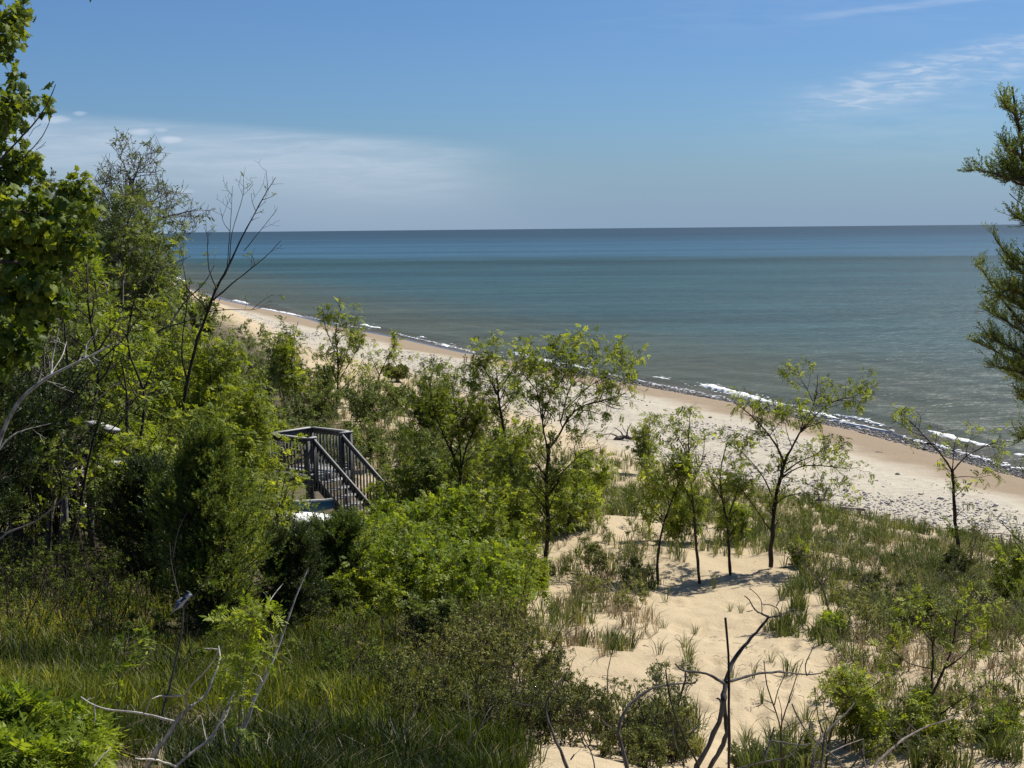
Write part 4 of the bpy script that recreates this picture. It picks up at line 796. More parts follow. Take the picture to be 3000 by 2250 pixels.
# --- evergreen at the right edge, traced limbs
def right_cedar():
    D = 12.0; b = ground_at(3085, D); top = at(3010, 240, D)
    root = thing('cedar_tree', b, 'tall ragged evergreen cut by the right edge of the picture', 'tree'); wb = MB()
    tr = resample([b, at(3070, 1500, D), at(3050, 1000, D), at(3020, 600, D), at(2995, 440, D), at(2985, 330, D), at(2965, 255, D)], 14); tubes(wb, tr[None], np.linspace(.07, .008, 14)[None], 7)
    L = []; S = [([(2995, 380), (2965, 330), (2945, 300), (2940, 290)], .5), ([(3000, 470), (2970, 440), (2945, 425)], .5), ([(3010, 520), (2960, 490), (2940, 480)], .8), ([(3040, 560), (2980, 530), (2920, 510), (2870, 500), (2838, 500)], .55), ([(3030, 540), (2990, 520), (2950, 525)], .9),
         ([(3060, 680), (3010, 650), (2975, 640)], .7), ([(3070, 800), (2975, 770), (2935, 730), (2908, 685)], .12), ([(3060, 850), (3000, 800), (2955, 775)], 1), ([(3060, 900), (2990, 860), (2950, 840), (2925, 870)], 1), ([(3060, 1000), (2980, 930), (2920, 860), (2885, 800), (2868, 770)], .35),
         ([(3060, 1050), (2990, 960), (2930, 935), (2900, 900), (2890, 905)], .9), ([(3060, 1100), (2980, 1030), (2940, 1010), (2905, 990)], 1), ([(3060, 1150), (2980, 1060), (2920, 1030), (2865, 1003)], .85), ([(3070, 1180), (3000, 1090), (2950, 1080), (2910, 1070)], .9), ([(3080, 1240), (3020, 1180), (2985, 1150)], .9), ([(3080, 1330), (3030, 1270), (2985, 1285)], .7), ([(3070, 1200), (3020, 1120), (2970, 1100)], 1), ([(3050, 950), (3000, 900), (2960, 880)], 1)]
    lb = MB()
    for pts, dn in S:
        for rep in range(2):
            p = limb(pts, D, 0, 8, .008, D+rng.uniform(-.5, .5)); L.append(p)
    P = np.stack(L); tubes(wb, P, np.linspace(.014, .003, 8)[None].repeat(len(P), 0), 4)
    dn = np.repeat([s[1] for s in S], 2)
    for k in range(len(P)):
        Q, _, _ = spawn(P[k:k+1], int(30*dn[k])+4, .15, 1.0, .19*(.4+.6*dn[k]), .5, .35, 4, .1, 0, .2); tubes(wb, Q, np.full(Q.shape[:2], .002), 3)
        leaves(lb, T_CED, Q, 3, .072, t0=.0, droop=-.4, v=.6, vs=.22, up=.2, along=1.4)
        leaves(lb, T_CED, P[k:k+1], 16, .06, t0=.25, droop=-.3, v=.55, vs=.2, up=.2, along=1.4)
    # the crown carries on to the right, out of the picture
    n = 150; u = rng.uniform(.12, .97, n); o, _ = pick_pts(np.repeat(tr[None], n, 0), u); a_ = rng.uniform(-2.2, 2.2, n); rr = (1-u)**.6*.6*rng.uniform(.5, 1.1, n)+.08; ff = np.linspace(0, 1, 6)
    PP = o[:, None]+np.c_[np.cos(a_), np.sin(a_), 0*a_][:, None]*(rr[:, None]*ff)[..., None]; PP[..., 2] += rr[:, None]*.5*ff**1.5; tubes(wb, PP, np.full(PP.shape[:2], .005), 3)
    Q, _, _ = spawn(PP, 7, .1, 1.0, .18, .5, .35, 4, .1, 0, .2); leaves(lb, T_CED, Q, 3, .075, t0=0, droop=-.4, v=.5, vs=.2, up=.2, along=1.4)
    wb.build('trunk', MBK['dark'], root); lb.build('crown', ML['cedar'], root)
right_cedar()
# --- broad leaved tree at the upper left
def maple():
    D = 15.0; b = ground_at(-260, D); root = thing('broadleaf_tree', b, 'broad leaved tree filling the upper left edge, bright fresh leaves', 'tree'); wb = MB()
    tr = resample([b, at(-250, 1300, D), at(-215, 900, D), at(-170, 500, D), at(-150, 150, D), at(-140, -200, D)], 12); tubes(wb, tr[None], np.linspace(.12, .03, 12)[None], 8)
    S = [([(-150, 160), (-70, 130), (0, 90), (40, 40)], 0, .9, .9), ([(-150, 210), (-60, 190), (-10, 135), (10, 105)], .3, .5, .35), ([(-160, 450), (-70, 400), (0, 330), (75, 285)], -.3, .5, 1.25), ([(-170, 540), (-80, 500), (0, 490), (45, 485), (80, 465)], .2, .9, 1.2),
         ([(-180, 600), (-80, 600), (20, 610), (90, 630), (140, 625)], -.3, -.9, 1.2), ([(-190, 640), (-60, 630), (80, 640), (160, 600), (215, 555), (258, 520)], .2, .7, .9), ([(-195, 700), (-60, 690), (80, 700), (160, 680), (225, 660)], 0, -.7, 1.7),
         ([(-200, 780), (-60, 760), (60, 770), (150, 770), (205, 730), (235, 705)], .2, 1.0, 1.7), ([(-210, 850), (-60, 830), (60, 850), (150, 850)], 0, -1.0, 1.6), ([(-215, 900), (-60, 900), (40, 920), (110, 900)], .2, .8, 1.5), ([(-195, 700), (-80, 650), (20, 640), (80, 640)], .3, 1.4, 1.6), ([(-200, 800), (-80, 790), (60, 720), (130, 720)], 0, 1.6, 1.6),
         ([(-215, 950), (-80, 960), (20, 990), (70, 985)], .2, -.6, 1.1), ([(-220, 1050), (-90, 1040), (0, 1030)], 0, .4, .7), ([(-170, 560), (-60, 500), (-5, 430), (5, 385)], 0, .8, .3)]
    lb = MB()
    for pts, a0, a1, dn in S:
        p = limb(pts, D+a0, 0, 10, .01, D+a1)[None]; tubes(wb, p, np.linspace(.03, .006, 10)[None], 5)
        Q, _, _ = spawn(p, int(17*dn), .5, 1.0, .27, .6, .15, 5, .15, .05, .3); tubes(wb, Q, np.full(Q.shape[:2], .004), 3)
        Q2, _, _ = spawn(Q, 3, .2, 1.0, .2, .6, .1, 4, .15, .05, .2); leaves(lb, T_MAP, Q2, 2, .13, t0=.2, droop=.5, v=.55, vs=.22, up=.65, along=.6, clumpn=.7)
    wb.build('trunk', MBK['dark'], root); lb.build('crown', ML['maple'], root)
maple()
# --- bushes in the middle
G = [('shrub', 'leafy bush under the left limbs of the tallest middle tree', 1520, 34, 1400, 200, 'locust', 6, 'dark', 1.5, .20, 'locust'),
     ('shrub', 'airy bush right of the tallest middle tree before the grass strip', 1680, 35, 1390, 190, 'locust', 6, 'dark', 1.2, .20, 'locust'),
     ('shrub', 'bush between the stair railing and the many stemmed tree', 1200, 37, 1390, 170, 'locust', 6, 'dark', 1.3, .20, 'locust'),
     ('shrub', 'olive bush far behind the many stemmed tree', 1260, 58, 1130, 170, 'locust', 7, 'dark', 1.3, .28, 'olive'),
     ('shrub', 'grassy olive bush beyond the stair, left of the many stemmed tree', 1080, 60, 1110, 170, 'shrub', 8, 'grey', 1.2, .24, 'olive'),
     ('shrub', 'wide olive bush beyond the stair landing', 930, 62, 1130, 150, 'shrub', 8, 'grey', 1.2, .24, 'olive'),
     ('shrub', 'olive bush under the umbrella topped tree', 1440, 46, 1270, 200, 'locust', 7, 'dark', 1.3, .24, 'olive'),
     ('shrub', 'bright bush over the foot of the wooden stair', 1075, 31, 1480, 130, 'locust', 5, 'dark', 1.3, .16, 'bright'),
     ('shrub', 'leafy bush just below the stair foot bush', 1110, 27, 1540, 200, 'locust', 6, 'dark', 1.7, .16, 'locust'),
     ('shrub', 'bright green bush left of the middle trees, tallest of its thicket', 1260, 28, 1440, 230, 'locust', 6, 'dark', 1.7, .17, 'bright'),
     ('shrub', 'rounded green bush under the many stemmed tree', 1400, 29, 1440, 230, 'locust', 6, 'dark', 1.5, .17, 'locust'),
     ('shrub', 'low leafy bush before the tallest middle tree', 1500, 27, 1600, 200, 'locust', 6, 'dark', 1.3, .15, 'locust'),
     ('shrub', 'wide green bush in the centre of the near thicket', 1180, 24.5, 1620, 270, 'locust', 7, 'dark', 1.7, .15, 'bright'),
     ('shrub', 'yellow green bush right of the centre of the near thicket', 1330, 25, 1600, 260, 'locust', 7, 'dark', 1.7, .15, 'bright'),
     ('shrub', 'twiggy bush in front of the near thicket, beside the dead snag', 1250, 21.5, 1760, 230, 'locust', 7, 'grey', 1.3, .13, 'olive'),
     ('shrub', 'shaded bush at the left end of the near thicket', 1080, 23, 1690, 220, 'locust', 6, 'dark', 1.5, .14, 'locust'),
     ('shrub', 'dark green bush at the trunk foot of the tallest middle tree', 1570, 29, 1650, 130, 'locust', 6, 'dark', 1.3, .14, 'locust'),
     ('shrub', 'brown green thorny bush with pale flowers left of the bare sand', 1430, 20.5, 1850, 260, 'shrub', 9, 'grey', 1.6, .085, 'brown'),
     ('shrub', 'brown green bush right of the flowering one, spilling onto the sand', 1590, 19.5, 1900, 240, 'shrub', 9, 'grey', 1.5, .085, 'brown'),
     ('shrub', 'twiggy brown bush low in the centre foreground', 1500, 16.5, 2030, 280, 'shrub', 9, 'grey', 1.3, .075, 'brown'),
     ('shrub', 'dark twiggy bush behind the curved dead limb', 1720, 16.8, 1990, 240, 'shrub', 9, 'grey', 1.4, .075, 'shrub'),
     ('shrub', 'leafy bush left of the tall dead branches on the sand', 1940, 15.8, 1940, 210, 'shrub', 8, 'grey', 1.3, .075, 'shrub'),
     ('shrub', 'dark leafy bush at the bottom, left of the dead branches', 1860, 14.6, 2120, 230, 'shrub', 8, 'grey', 1.3, .070, 'shrub'),
     ('shrub', 'grey green low bush at the bottom behind the upright stick', 2200, 15.4, 2170, 220, 'shrub', 9, 'pale', 1.2, .075, 'shrub'),
     ('shrub', 'grey green low bush right of the upright stick', 2380, 15.6, 2150, 160, 'shrub', 8, 'pale', 1.0, .075, 'shrub'),
     ('shrub', 'bright topped bush on the sand right of the dead branches', 2490, 17.4, 1965, 170, 'locust', 5, 'dark', .8, .12, 'locust'),
     ('shrub', 'leafy bush beside the bright topped one, half shaded', 2590, 17.0, 2010, 190, 'locust', 5, 'dark', .9, .12, 'locust'),
     ('shrub', 'low green bush at the lower right corner', 2890, 16.6, 2100, 260, 'locust', 7, 'dark', 1.3, .12, 'locust'),
     ('shrub', 'twiggy bush at the right edge near the bottom', 2960, 18.0, 2020, 180, 'shrub', 7, 'grey', 1.0, .09, 'shrub'),
     ('shrub', 'green bush at the right edge in the thick grass', 2960, 29, 1600, 150, 'locust', 6, 'dark', 1.1, .15, 'locust'),
     ('shrub', 'brown green bush around the foot of the slim right tree', 2790, 32.5, 1610, 170, 'shrub', 7, 'grey', 1.1, .13, 'brown'),
     ('shrub', 'brown bush in the thick grass right of the bent sapling', 2560, 29.5, 1660, 190, 'shrub', 8, 'grey', 1.0, .12, 'brown'),
     ('shrub', 'dark bush in the thick grass in the right middle', 2680, 25.5, 1720, 230, 'shrub', 8, 'grey', 1.1, .11, 'shrub'),
     ('shrub', 'thin twiggy bush beside the slim right tree, edge of the beach', 2850, 37, 1500, 110, 'twiggy', 5, 'grey', .9, .14, 'shrub'),
     ('shrub', 'bare young shrub standing at the beach edge left of the slim right tree', 2720, 44, 1515, 40, 'twiggy', 3, 'grey', .6, .14, 'shrub'),
     ('shrub', 'green tuft of young leaves on the grass by the crest of the sand', 2350, 33, 1585, 120, 'locust', 5, 'dark', .9, .14, 'locust'),
     ('shrub', 'low plant with broad bright leaves on the sand by the bent sapling', 2430, 24.5, 1800, 120, 'locust', 6, 'grey', .8, .12, 'bright'),
     ('shrub', 'sparse bush on the sand left of the shaded tree row', 1760, 31, 1570, 140, 'shrub', 7, 'grey', .7, .12, 'shrub'),
     ('shrub', 'dark low bush under the leftmost tree of the sand row', 1860, 30.5, 1640, 120, 'shrub', 7, 'grey', .9, .12, 'shrub'),
     ('shrub', 'bush half way between the tallest middle tree and the beach', 1720, 41, 1330, 200, 'locust', 6, 'dark', 1.0, .20, 'locust'),
     ('shrub', 'leafy bush beside the driftwood root on the upper beach', 1880, 52, 1225, 110, 'locust', 5, 'grey', .8, .22, 'locust'),
     ('shrub', 'green bush below the narrow double stemmed tree', 2170, 36, 1480, 150, 'locust', 5, 'dark', .9, .16, 'locust'),
     ('shrub', 'low leafy bush hiding the stem of the second tree on the sand', 1985, 35, 1440, 170, 'locust', 6, 'dark', 1.1, .17, 'locust')]
for nm, lb_, px_, D_, tp, wd, kd, ns, bk, dn, sz, mt in G:
    gen(nm, lb_, 'shrub', px_, D_, tp, wd, kd, ns, bk, dn*.82, sz, mat=mt, lo_=.12)
plant('locust_tree', 'forked small tree low on the right with a flat green top over the sand', 'tree', tl([
 ([(2764, 2200), (2750, 2133), (2741, 2088), (2723, 2047)], 0, 0, .045, .034), ([(2723, 2047), (2732, 1997), (2734, 1907), (2723, 1839), (2700, 1790)], 0, .5, .026, .008), ([(2725, 2045), (2745, 2010), (2768, 1961), (2795, 1884), (2800, 1820), (2810, 1770)], 0, .3, .028, .008),
 ([(2770, 1958), (2813, 1930), (2850, 1890)], .2, -.5, .016, .006), ([(2738, 1890), (2690, 1830), (2660, 1780)], .3, -.3, .014, .006), ([(2730, 1960), (2660, 1945), (2600, 1895)], .1, -.4, .012, .006), ([(2745, 2100), (2800, 2060), (2850, 2030)], 0, -.4, .016, .006), ([(2800, 1830), (2840, 1790), (2870, 1760)], .3, .6, .012, .006)], 17.2),
 'dark', 'locust', ((5, .55, .4, .6, .2), (5, .2, .2, .65, .1)), (T_LOC, 2, .12))
plant('locust_tree', 'thin sprawling tree with one green cluster between the dead branches and the right corner', 'tree', tl([
 ([(2412, 2300), (2425, 2200), (2440, 2110), (2470, 2060), (2510, 2000)], 0, 0, .022, .008), ([(2430, 2190), (2400, 2120), (2390, 2050), (2385, 2010)], 0, .3, .012, .005), ([(2470, 2060), (2460, 2010), (2455, 1990)], 0, .2, .01, .005), ([(2480, 2050), (2540, 2020), (2590, 1990)], 0, -.2, .01, .005)], 15.0),
 'dark', 'locust', ((5, .5, .3, .6, .2), (4, .2, .16, .65, .1)), (T_LOC, 2, .10))

# --- added shade tree, out of view: crown shaped and raised to darken the grass slope
def added_shade_tree():
    b = ground_at(-600, 23); b = np.array([-12.0, 23.5, h1(-12, 23.5)]); root = thing('added_shade_tree', b, 'added unseen tree beyond the left edge, high crown spread to shade the grass', 'tree'); wb = MB()
    L = [(resample([b, b+[.3, 0, 5], b+[.6, .3, 9], b+[.5, .5, 14]], 10), .32, .10)]
    for k in range(22):
        a_ = rng.uniform(-.55, .5) if k < 17 else rng.uniform(0, 6.28); l = rng.uniform(6.5, 12.0); z0 = rng.uniform(8, 12.5); o = b+np.array([.5, .4, z0])
        L.append((resample([o, o+[math.cos(a_)*l*.4, math.sin(a_)*l*.4, 1.6], o+[math.cos(a_)*l, math.sin(a_)*l, 2.6+rng.uniform(0, 2)]], 10), .11, .03))
    P0 = np.stack([q[0] for q in L]); P0[:, :, 2] = np.where(P0[:, :, 0] > -9.6, np.maximum(P0[:, :, 2], 15.9+.0*P0[:, :, 2]), P0[:, :, 2])
    tubes(wb, P0, np.stack([np.linspace(q[1], q[2], 10) for q in L]), 7); Q, _, _ = spawn(P0[1:], 14, .3, 1.0, 1.5, .65, .25, 5, .12, 0, .3); tubes(wb, Q, np.full(Q.shape[:2], .015), 4)
    Q2, _, _ = spawn(Q, 4, .2, 1.0, .7, .65, .1, 4, .12, 0, .3); lb = MB(); ok = (Q2[:, :, 2] > 15.6).all(1) | (Q2[:, :, 0] < -9.8).all(1); leaves(lb, T_MAP, Q2[ok], 4, .34, t0=.1, droop=.4)
    wb.build('trunk', MBK['grey'], root); lb.build('crown', ML['maple'], root)
added_shade_tree()

# ------------------------------------------------------------ brushwood nobody could count: one mass of stems and leaves each
def brush(name, label, boxes, leafT, lm, size, per=2, bark='grey', tw=5, vm=.5):
    wb = MB(); lb = MB()
    for (x0, x1, D0, D1, n, h0, h1_) in boxes:
        yv = 1/rng.uniform(1/D1, 1/D0, n); pxs = rng.uniform(x0, x1, n); xx = (pxs-1500)/FPX*yv*1.0; zz = H(xx, yv)
        k = vnoise(xx*.6, yv*.5, 41) > .18; xx, yv, zz = xx[k], yv[k], zz[k]; n = len(xx)
        if n == 0: continue
        h = (h0+(h1_-h0)*np.clip(vnoise(xx*.45, yv*.3, 43)+rng.uniform(-.3, .3, n), 0, 1)); d = norm(np.c_[rng.normal(size=(n, 2))*.32, np.ones(n)]); P = np.empty((n, 7, 3)); P[:, 0] = np.c_[xx, yv, zz-.05]
        for q in range(1, 7): d = norm(d+rng.normal(size=(n, 3))*.14+[0, 0, .08]); P[:, q] = P[:, q-1]+d*(h/6)[:, None]
        tubes(wb, P, (.005+.006*h)[:, None]*np.linspace(1, .3, 7)[None], 4)
        Q, t, par = spawn(P, tw, .15, 1.0, 1.0, .62, .25, 5, .13, 0, .3); Q = Q[:, :1]+(Q-Q[:, :1])*(h[par]*.36)[:, None, None]; tubes(wb, Q, np.full(Q.shape[:2], .0035)*np.linspace(1.2, .5, 5)[None], 3)
        Q2, t, par2 = spawn(Q, 3, .2, 1.0, 1.0, .62, .2, 4, .13, 0, .3); Q2 = Q2[:, :1]+(Q2-Q2[:, :1])*(h[par][par2]*.17)[:, None, None]; tubes(wb, Q2, np.full(Q2.shape[:2], .0022), 3)
        dead = rng.uniform(size=n) < .22; ok = ~dead[par][par2]; big = vnoise(xx[par][par2]*1.1, yv[par][par2]*1.1, 88)[ok]
        for lo_, hi_, dv, ks in ((-1, .42, -.16, .85), (.42, .6, 0, 1.0), (.6, 2, .16, 1.25)):
            kk = (big > lo_) & (big <= hi_); leaves(lb, leafT, Q2[ok][kk], per, size*ks*(1+max(0, D1-40)/90), t0=.15, v=vm+dv, vs=.24, clumpn=.6)
    me = lb.mesh(name, ML[lm]); w_ = wb.mesh('w', MBK[bark]); o = bpy.data.objects.new(name, me); C.objects.link(o)
    a = bpy.data.objects.new('tmp', w_); nv = len(me.vertices)
    # join stems and leaves into one mesh with two materials
    V = np.concatenate(lb.V+wb.V); off = lb.n; jb = MB(); jb.V = lb.V+wb.V; jb.n = lb.n+wb.n; jb.A = lb.A+wb.A; nleaf = 0
    jb.Fk = {}; order = []
    for src, add, mi in ((lb, 0, 0), (wb, off, 1)):
        for k_, L_ in src.Fk.items(): jb.Fk.setdefault(k_, []).extend([f+add for f in L_]); order.append((k_, mi, sum(len(f) for f in L_)))
    jm = jb.mesh(name, ML[lm]); jm.materials.append(MBK[bark]); mi = []
    for k_ in jb.Fk: mi += [np.full(c, m_) for (kk, m_, c) in order if kk == k_]
    jm.polygons.foreach_set('material_index', np.concatenate(mi).astype(np.int32)); o.data = jm; bpy.data.objects.remove(a); bpy.data.meshes.remove(me); bpy.data.meshes.remove(w_)
    print(name, len(jm.polygons)); return tag(o, label, 'brushwood', kind='stuff')
brush('thicket_brush', 'leafy green brush filling the left hillside thicket up to the stair landing', [(-60, 560, 29, 46, 230, 1.6, 4.2), (520, 800, 30, 43, 230, 1.6, 3.3), (735, 805, 30, 36, 25, .5, 1.3)], T_LOC, 'locust', .20, 2, 'dark')
brush('far_brush', 'olive brush on the far dune slope behind the stair landing', [(380, 850, 50, 120, 260, .9, 2.2), (840, 1330, 48, 78, 190, .4, 1.3), (1200, 1560, 42, 60, 90, .5, 1.5)], T_CLU, 'olive', .17, 3, 'grey')
brush('centre_brush', 'yellow green brush covering the middle slope below the stair', [(1060, 1540, 23.5, 30, 190, .5, 1.55), (1110, 1560, 30, 42, 130, .8, 2.0)], T_LOC, 'bright', .15, 2, 'dark', 5, .4)
brush('brown_brush', 'tangled brown green brush between the near grass and the sand', [(1120, 1840, 15, 17.2, 190, .3, .9), (1120, 1620, 17.2, 21, 170, .3, .8), (1340, 1540, 20, 25, 90, .3, .8), (1780, 2020, 14.4, 15.6, 40, .4, .8)], T_CLU, 'brown', .075, 3, 'dark')
brush('dark_understory', 'low brush under the grove and between the cedars, coloured dark as shade', [(-60, 560, 18.5, 27, 230, .3, 1.1), (900, 1120, 17, 22, 70, .3, .8), (500, 1000, 16, 20, 70, .2, .5)], T_CLU, 'under', .075, 3, 'dark')
brush('right_brush', 'low mixed brush among the beach grass on the right', [(2440, 3020, 15.5, 22, 55, .25, .7), (2480, 3020, 24, 34, 150, .3, .9), (1660, 1900, 27, 36, 60, .3, .8), (2000, 2500, 36, 44, 60, .3, .7)], T_CLU, 'shrub', .085, 3, 'grey')
# twigs and litter on the sand
lbm = MB(); n = 900; yv = 1/rng.uniform(1/45, 1/15, n); xx = rng.uniform(0, .36, n)*yv; k = vnoise(xx*.7, yv*.7, 66) > .45; xx, yv = xx[k], yv[k]; n = len(xx); zz = H(xx, yv); a_ = rng.uniform(0, 6.28, n); l = rng.uniform(.03, .22, n)
P = np.stack([np.c_[xx, yv, zz+.012], np.c_[xx+np.cos(a_)*l*.5, yv+np.sin(a_)*l*.5, zz+.02+rng.uniform(0, .02, n)], np.c_[xx+np.cos(a_+.3)*l, yv+np.sin(a_+.3)*l, zz+.014]], 1); tubes(lbm, P, np.full((n, 3), .004), 4)
tag(lbm.build('twig_litter', MBK['drift']), 'small broken twigs scattered over the bare sand', 'litter', kind='stuff')
# ------------------------------------------------------------ foreground dead wood
def down(pts, D, drop=.9):
    """carry a stem on below the picture's edge to the ground"""
    x, y = pts[0]; p = at(x, y, D); g = h1(p[0], p[1]); q = p.copy(); q[2] = g-.05; return p, q
def snag(name, label, cat, D, lims, bark='char', lv=((1.6, .3, .10, .6, .1),), mat=None, leaf=(T_LOC, 1, .08), tw=.003, ground=True, **kw):
    L = tl(lims, D)
    if ground:
        p, q = down(lims[0][0], D+lims[0][1]); a, r_, r2 = L[0]
        if p[2]-q[2] > .05: L[0] = (np.r_[[q], a], r_*1.1, r2)
    return plant(name, label, cat, L, bark, mat, lv, leaf, None, 7, 'foliage', {}, 'branches', tw, None, L[0][0][0])
snag('dead_shrub', 'forked grey dead branches in the lower left with a long limb pointing left', 'shrub', 9.0, [
 ([(429, 2250), (475, 2178), (511, 2124), (549, 2083), (556, 2072)], 0, 0, .026, .018), ([(556, 2072), (583, 2056), (610, 2029), (624, 1988), (646, 1943), (646, 1915), (640, 1893)], 0, .3, .014, .006), ([(640, 1903), (620, 1900), (599, 1900)], .3, .3, .006, .004),
 ([(551, 2074), (545, 2055), (533, 2038), (565, 2002), (601, 1970), (628, 1934), (640, 1907)], 0, -.2, .011, .005), ([(533, 2038), (500, 2040), (466, 2038), (445, 2048)], 0, -.1, .009, .006),
 ([(515, 2115), (452, 2097), (384, 2083), (334, 2085), (276, 2069), (250, 2055), (237, 2042)], 0, .3, .012, .005), ([(427, 2090), (440, 2050), (448, 2018)], .1, .1, .006, .004), ([(276, 2069), (280, 2100), (275, 2120)], .2, .2, .006, .005), ([(646, 1945), (660, 1932), (665, 1925)], .2, .2, .004, .003), ([(250, 2055), (260, 2046), (265, 2044)], .3, .3, .004, .003)],
 'dead', ((2.0, .3, .07, .6, .1),))
snag('dead_shrub', 'curved dead branch right of the forked one in the lower left', 'shrub', 8.6, [
 ([(500, 2262), (515, 2248), (556, 2205), (597, 2183), (633, 2146), (655, 2092), (678, 2056), (687, 2024)], 0, .2, .018, .006), ([(515, 2245), (452, 2223), (420, 2224), (395, 2222)], 0, -.2, .010, .006), ([(650, 2100), (655, 2140), (662, 2180)], .1, .1, .006, .004), ([(672, 2062), (668, 2050), (664, 2044)], .1, .1, .004, .003)], 'dead', ((1.6, .3, .07, .6, .1),))
snag('dead_shrub', 'tall bare branch sweeping up right of the green sprig, lower left', 'shrub', 9.2, [
 ([(655, 2250), (701, 2178), (714, 2133), (737, 2065), (768, 1997), (800, 1943), (820, 1900), (832, 1853), (850, 1780), (872, 1740), (890, 1695), (904, 1663)], 0, .5, .024, .005), ([(703, 2170), (710, 2088), (719, 1997), (746, 1943), (791, 1884), (816, 1857)], 0, .1, .011, .004),
 ([(703, 2172), (690, 2120), (680, 2060), (690, 2010), (696, 1950)], 0, -.1, .009, .004), ([(768, 1997), (762, 1985), (760, 1980)], .1, .1, .006, .004), ([(700, 2165), (672, 2200), (660, 2235)], 0, -.1, .007, .004), ([(710, 2090), (705, 2000), (712, 1900)], 0, .1, .007, .004), ([(778, 1784), (800, 1745), (829, 1710)], .1, .3, .005, .003), ([(742, 1800), (741, 1765), (728, 1745)], .1, .1, .004, .003)],
 'dead', ((1.4, .2, .10, .6, .1),))
snag('green_sprig', 'bright green leafy sprig glowing before the dark widest cedar', 'plant', 9.1, [
 ([(700, 2160), (702, 2080), (712, 2000), (716, 1920), (724, 1850), (735, 1790)], 0, 0, .008, .004), ([(712, 1990), (680, 1975), (655, 1960)], 0, .1, .004, .003), ([(716, 1930), (700, 1900), (690, 1880)], 0, -.1, .004, .003), ([(720, 1880), (690, 1840), (650, 1800), (632, 1790)], 0, .1, .005, .003), ([(724, 1860), (760, 1820), (790, 1795)], 0, -.1, .005, .003), ([(716, 1950), (750, 1930), (770, 1925)], 0, .1, .004, .003), ([(690, 1850), (665, 1850), (650, 1855)], .1, .1, .004, .003)],
 'grey', ((13, .25, .10, .7, .2), (3, .2, .05, .6, .1)), 'bright', (T_SUM, 2, .10))
snag('green_sprig', 'small bright leafy sprig left of the bird, before the shaded grass', 'plant', 12.0, [
 ([(345, 2060), (348, 1980), (352, 1920), (356, 1880)], 0, 0, .006, .004), ([(354, 1890), (340, 1880), (335, 1870)], 0, .1, .004, .003), ([(354, 1895), (380, 1885), (410, 1880), (435, 1868)], 0, -.1, .004, .003), ([(356, 1885), (375, 1870), (395, 1862)], 0, .1, .003, .003), ([(352, 1905), (360, 1915), (400, 1905)], 0, .1, .003, .003)], 'grey', ((14, .3, .08, .6, .2),), 'bright', (T_SUM, 1, .13))
snag('twig_stem', 'thin grey stem the small bird is perched on', 'branch', 12.0, [
 ([(470, 2120), (479, 2065), (497, 2020), (515, 1930), (534, 1862), (538, 1780)], 0, 0, .016, .009), ([(538, 1782), (560, 1760), (588, 1717), (605, 1697), (624, 1681), (651, 1651)], 0, .1, .007, .003), ([(538, 1790), (529, 1767), (515, 1710), (502, 1658), (497, 1590)], 0, .1, .007, .004), ([(506, 1640), (511, 1604), (524, 1545), (549, 1500)], .1, .1, .005, .003), ([(512, 1690), (514, 1665), (530, 1655)], .1, .1, .004, .003), ([(505, 1990), (540, 1930), (570, 1870), (585, 1840)], 0, .1, .005, .003)], 'grey', ((1.2, .3, .10, .6, .1),))
snag('dead_twig', 'pale crooked twig rising from the grass right of the tall bare branch', 'branch', 10.5, [([(890, 2220), (900, 2192), (927, 2124), (954, 2079), (958, 2040), (972, 2012)], 0, 0, .008, .004)], 'pale', ((2, .3, .08, .6, .1),))
snag('dead_twig', 'short dead twig leaning over the bright grass at the bottom', 'branch', 9.4, [([(805, 2262), (830, 2228), (860, 2190), (882, 2165), (892, 2146), (900, 2140)], 0, 0, .008, .004)], 'dead', ((2, .3, .06, .6, .1),))
snag('dead_twig', 'thin pale twig standing left of the forked dead branches', 'branch', 9.6, [([(270, 2180), (277, 2130), (275, 2080), (284, 2025)], 0, 0, .006, .003), ([(268, 2170), (262, 2140), (264, 2120)], 0, 0, .004, .002)], 'pale', ((2, .3, .06, .6, .1),))
snag('dead_twig', 'dead branch lying low in the bottom left corner', 'branch', 8.2, [([(30, 2262), (75, 2248), (110, 2242), (150, 2252), (190, 2266)], 0, 0, .012, .008), ([(125, 2240), (100, 2225), (82, 2220)], 0, 0, .008, .005), ([(275, 2245), (300, 2215), (325, 2190)], 0, .1, .006, .004)], 'dead', ((2, .3, .06, .6, .1),))
for pts, D_, bk_, lb_ in (([(600, 2262), (612, 2190), (640, 2125), (655, 2085)], 9.6, 'dead', 'slim pale twig between the curved dead branch and the tall bare branch'),
        ([(1150, 2262), (1176, 2190), (1190, 2120), (1215, 2070)], 12.5, 'pale', 'thin pale twig standing in the grass at the bottom, left of the forked twigs'),
        ([(1745, 2262), (1735, 2200), (1700, 2150), (1690, 2095), (1705, 2050)], 11.0, 'char', 'bent dark twig between the blackened snag and the curved dead limb'),
        ([(2010, 2262), (1985, 2200), (2020, 2150), (2055, 2120)], 9.5, 'char', 'crooked dark twig at the foot of the tall dead branches'),
        ([(2640, 2262), (2665, 2200), (2655, 2140), (2690, 2095)], 13.0, 'grey', 'grey crooked twig low in front of the forked small tree'),
        ([(2480, 2262), (2520, 2215), (2575, 2190), (2620, 2150)], 11.0, 'char', 'dark twig slanting right beside the heavy dead branch')):
    snag('dead_twig', lb_, 'branch', D_, [(pts, 0, 0, .010, .004), ([pts[1], ((pts[1][0]+pts[2][0])//2-28, (pts[1][1]+pts[2][1])//2-12), (pts[2][0]-48, pts[2][1]-20)], 0, .1, .006, .003), ([pts[2], (pts[2][0]+22, pts[2][1]-22), (pts[2][0]+34, pts[2][1]-58)], 0, .1, .005, .003)], bk_, ((3, .2, .09, .6, .1), (1, .3, .05, .6, .1)))
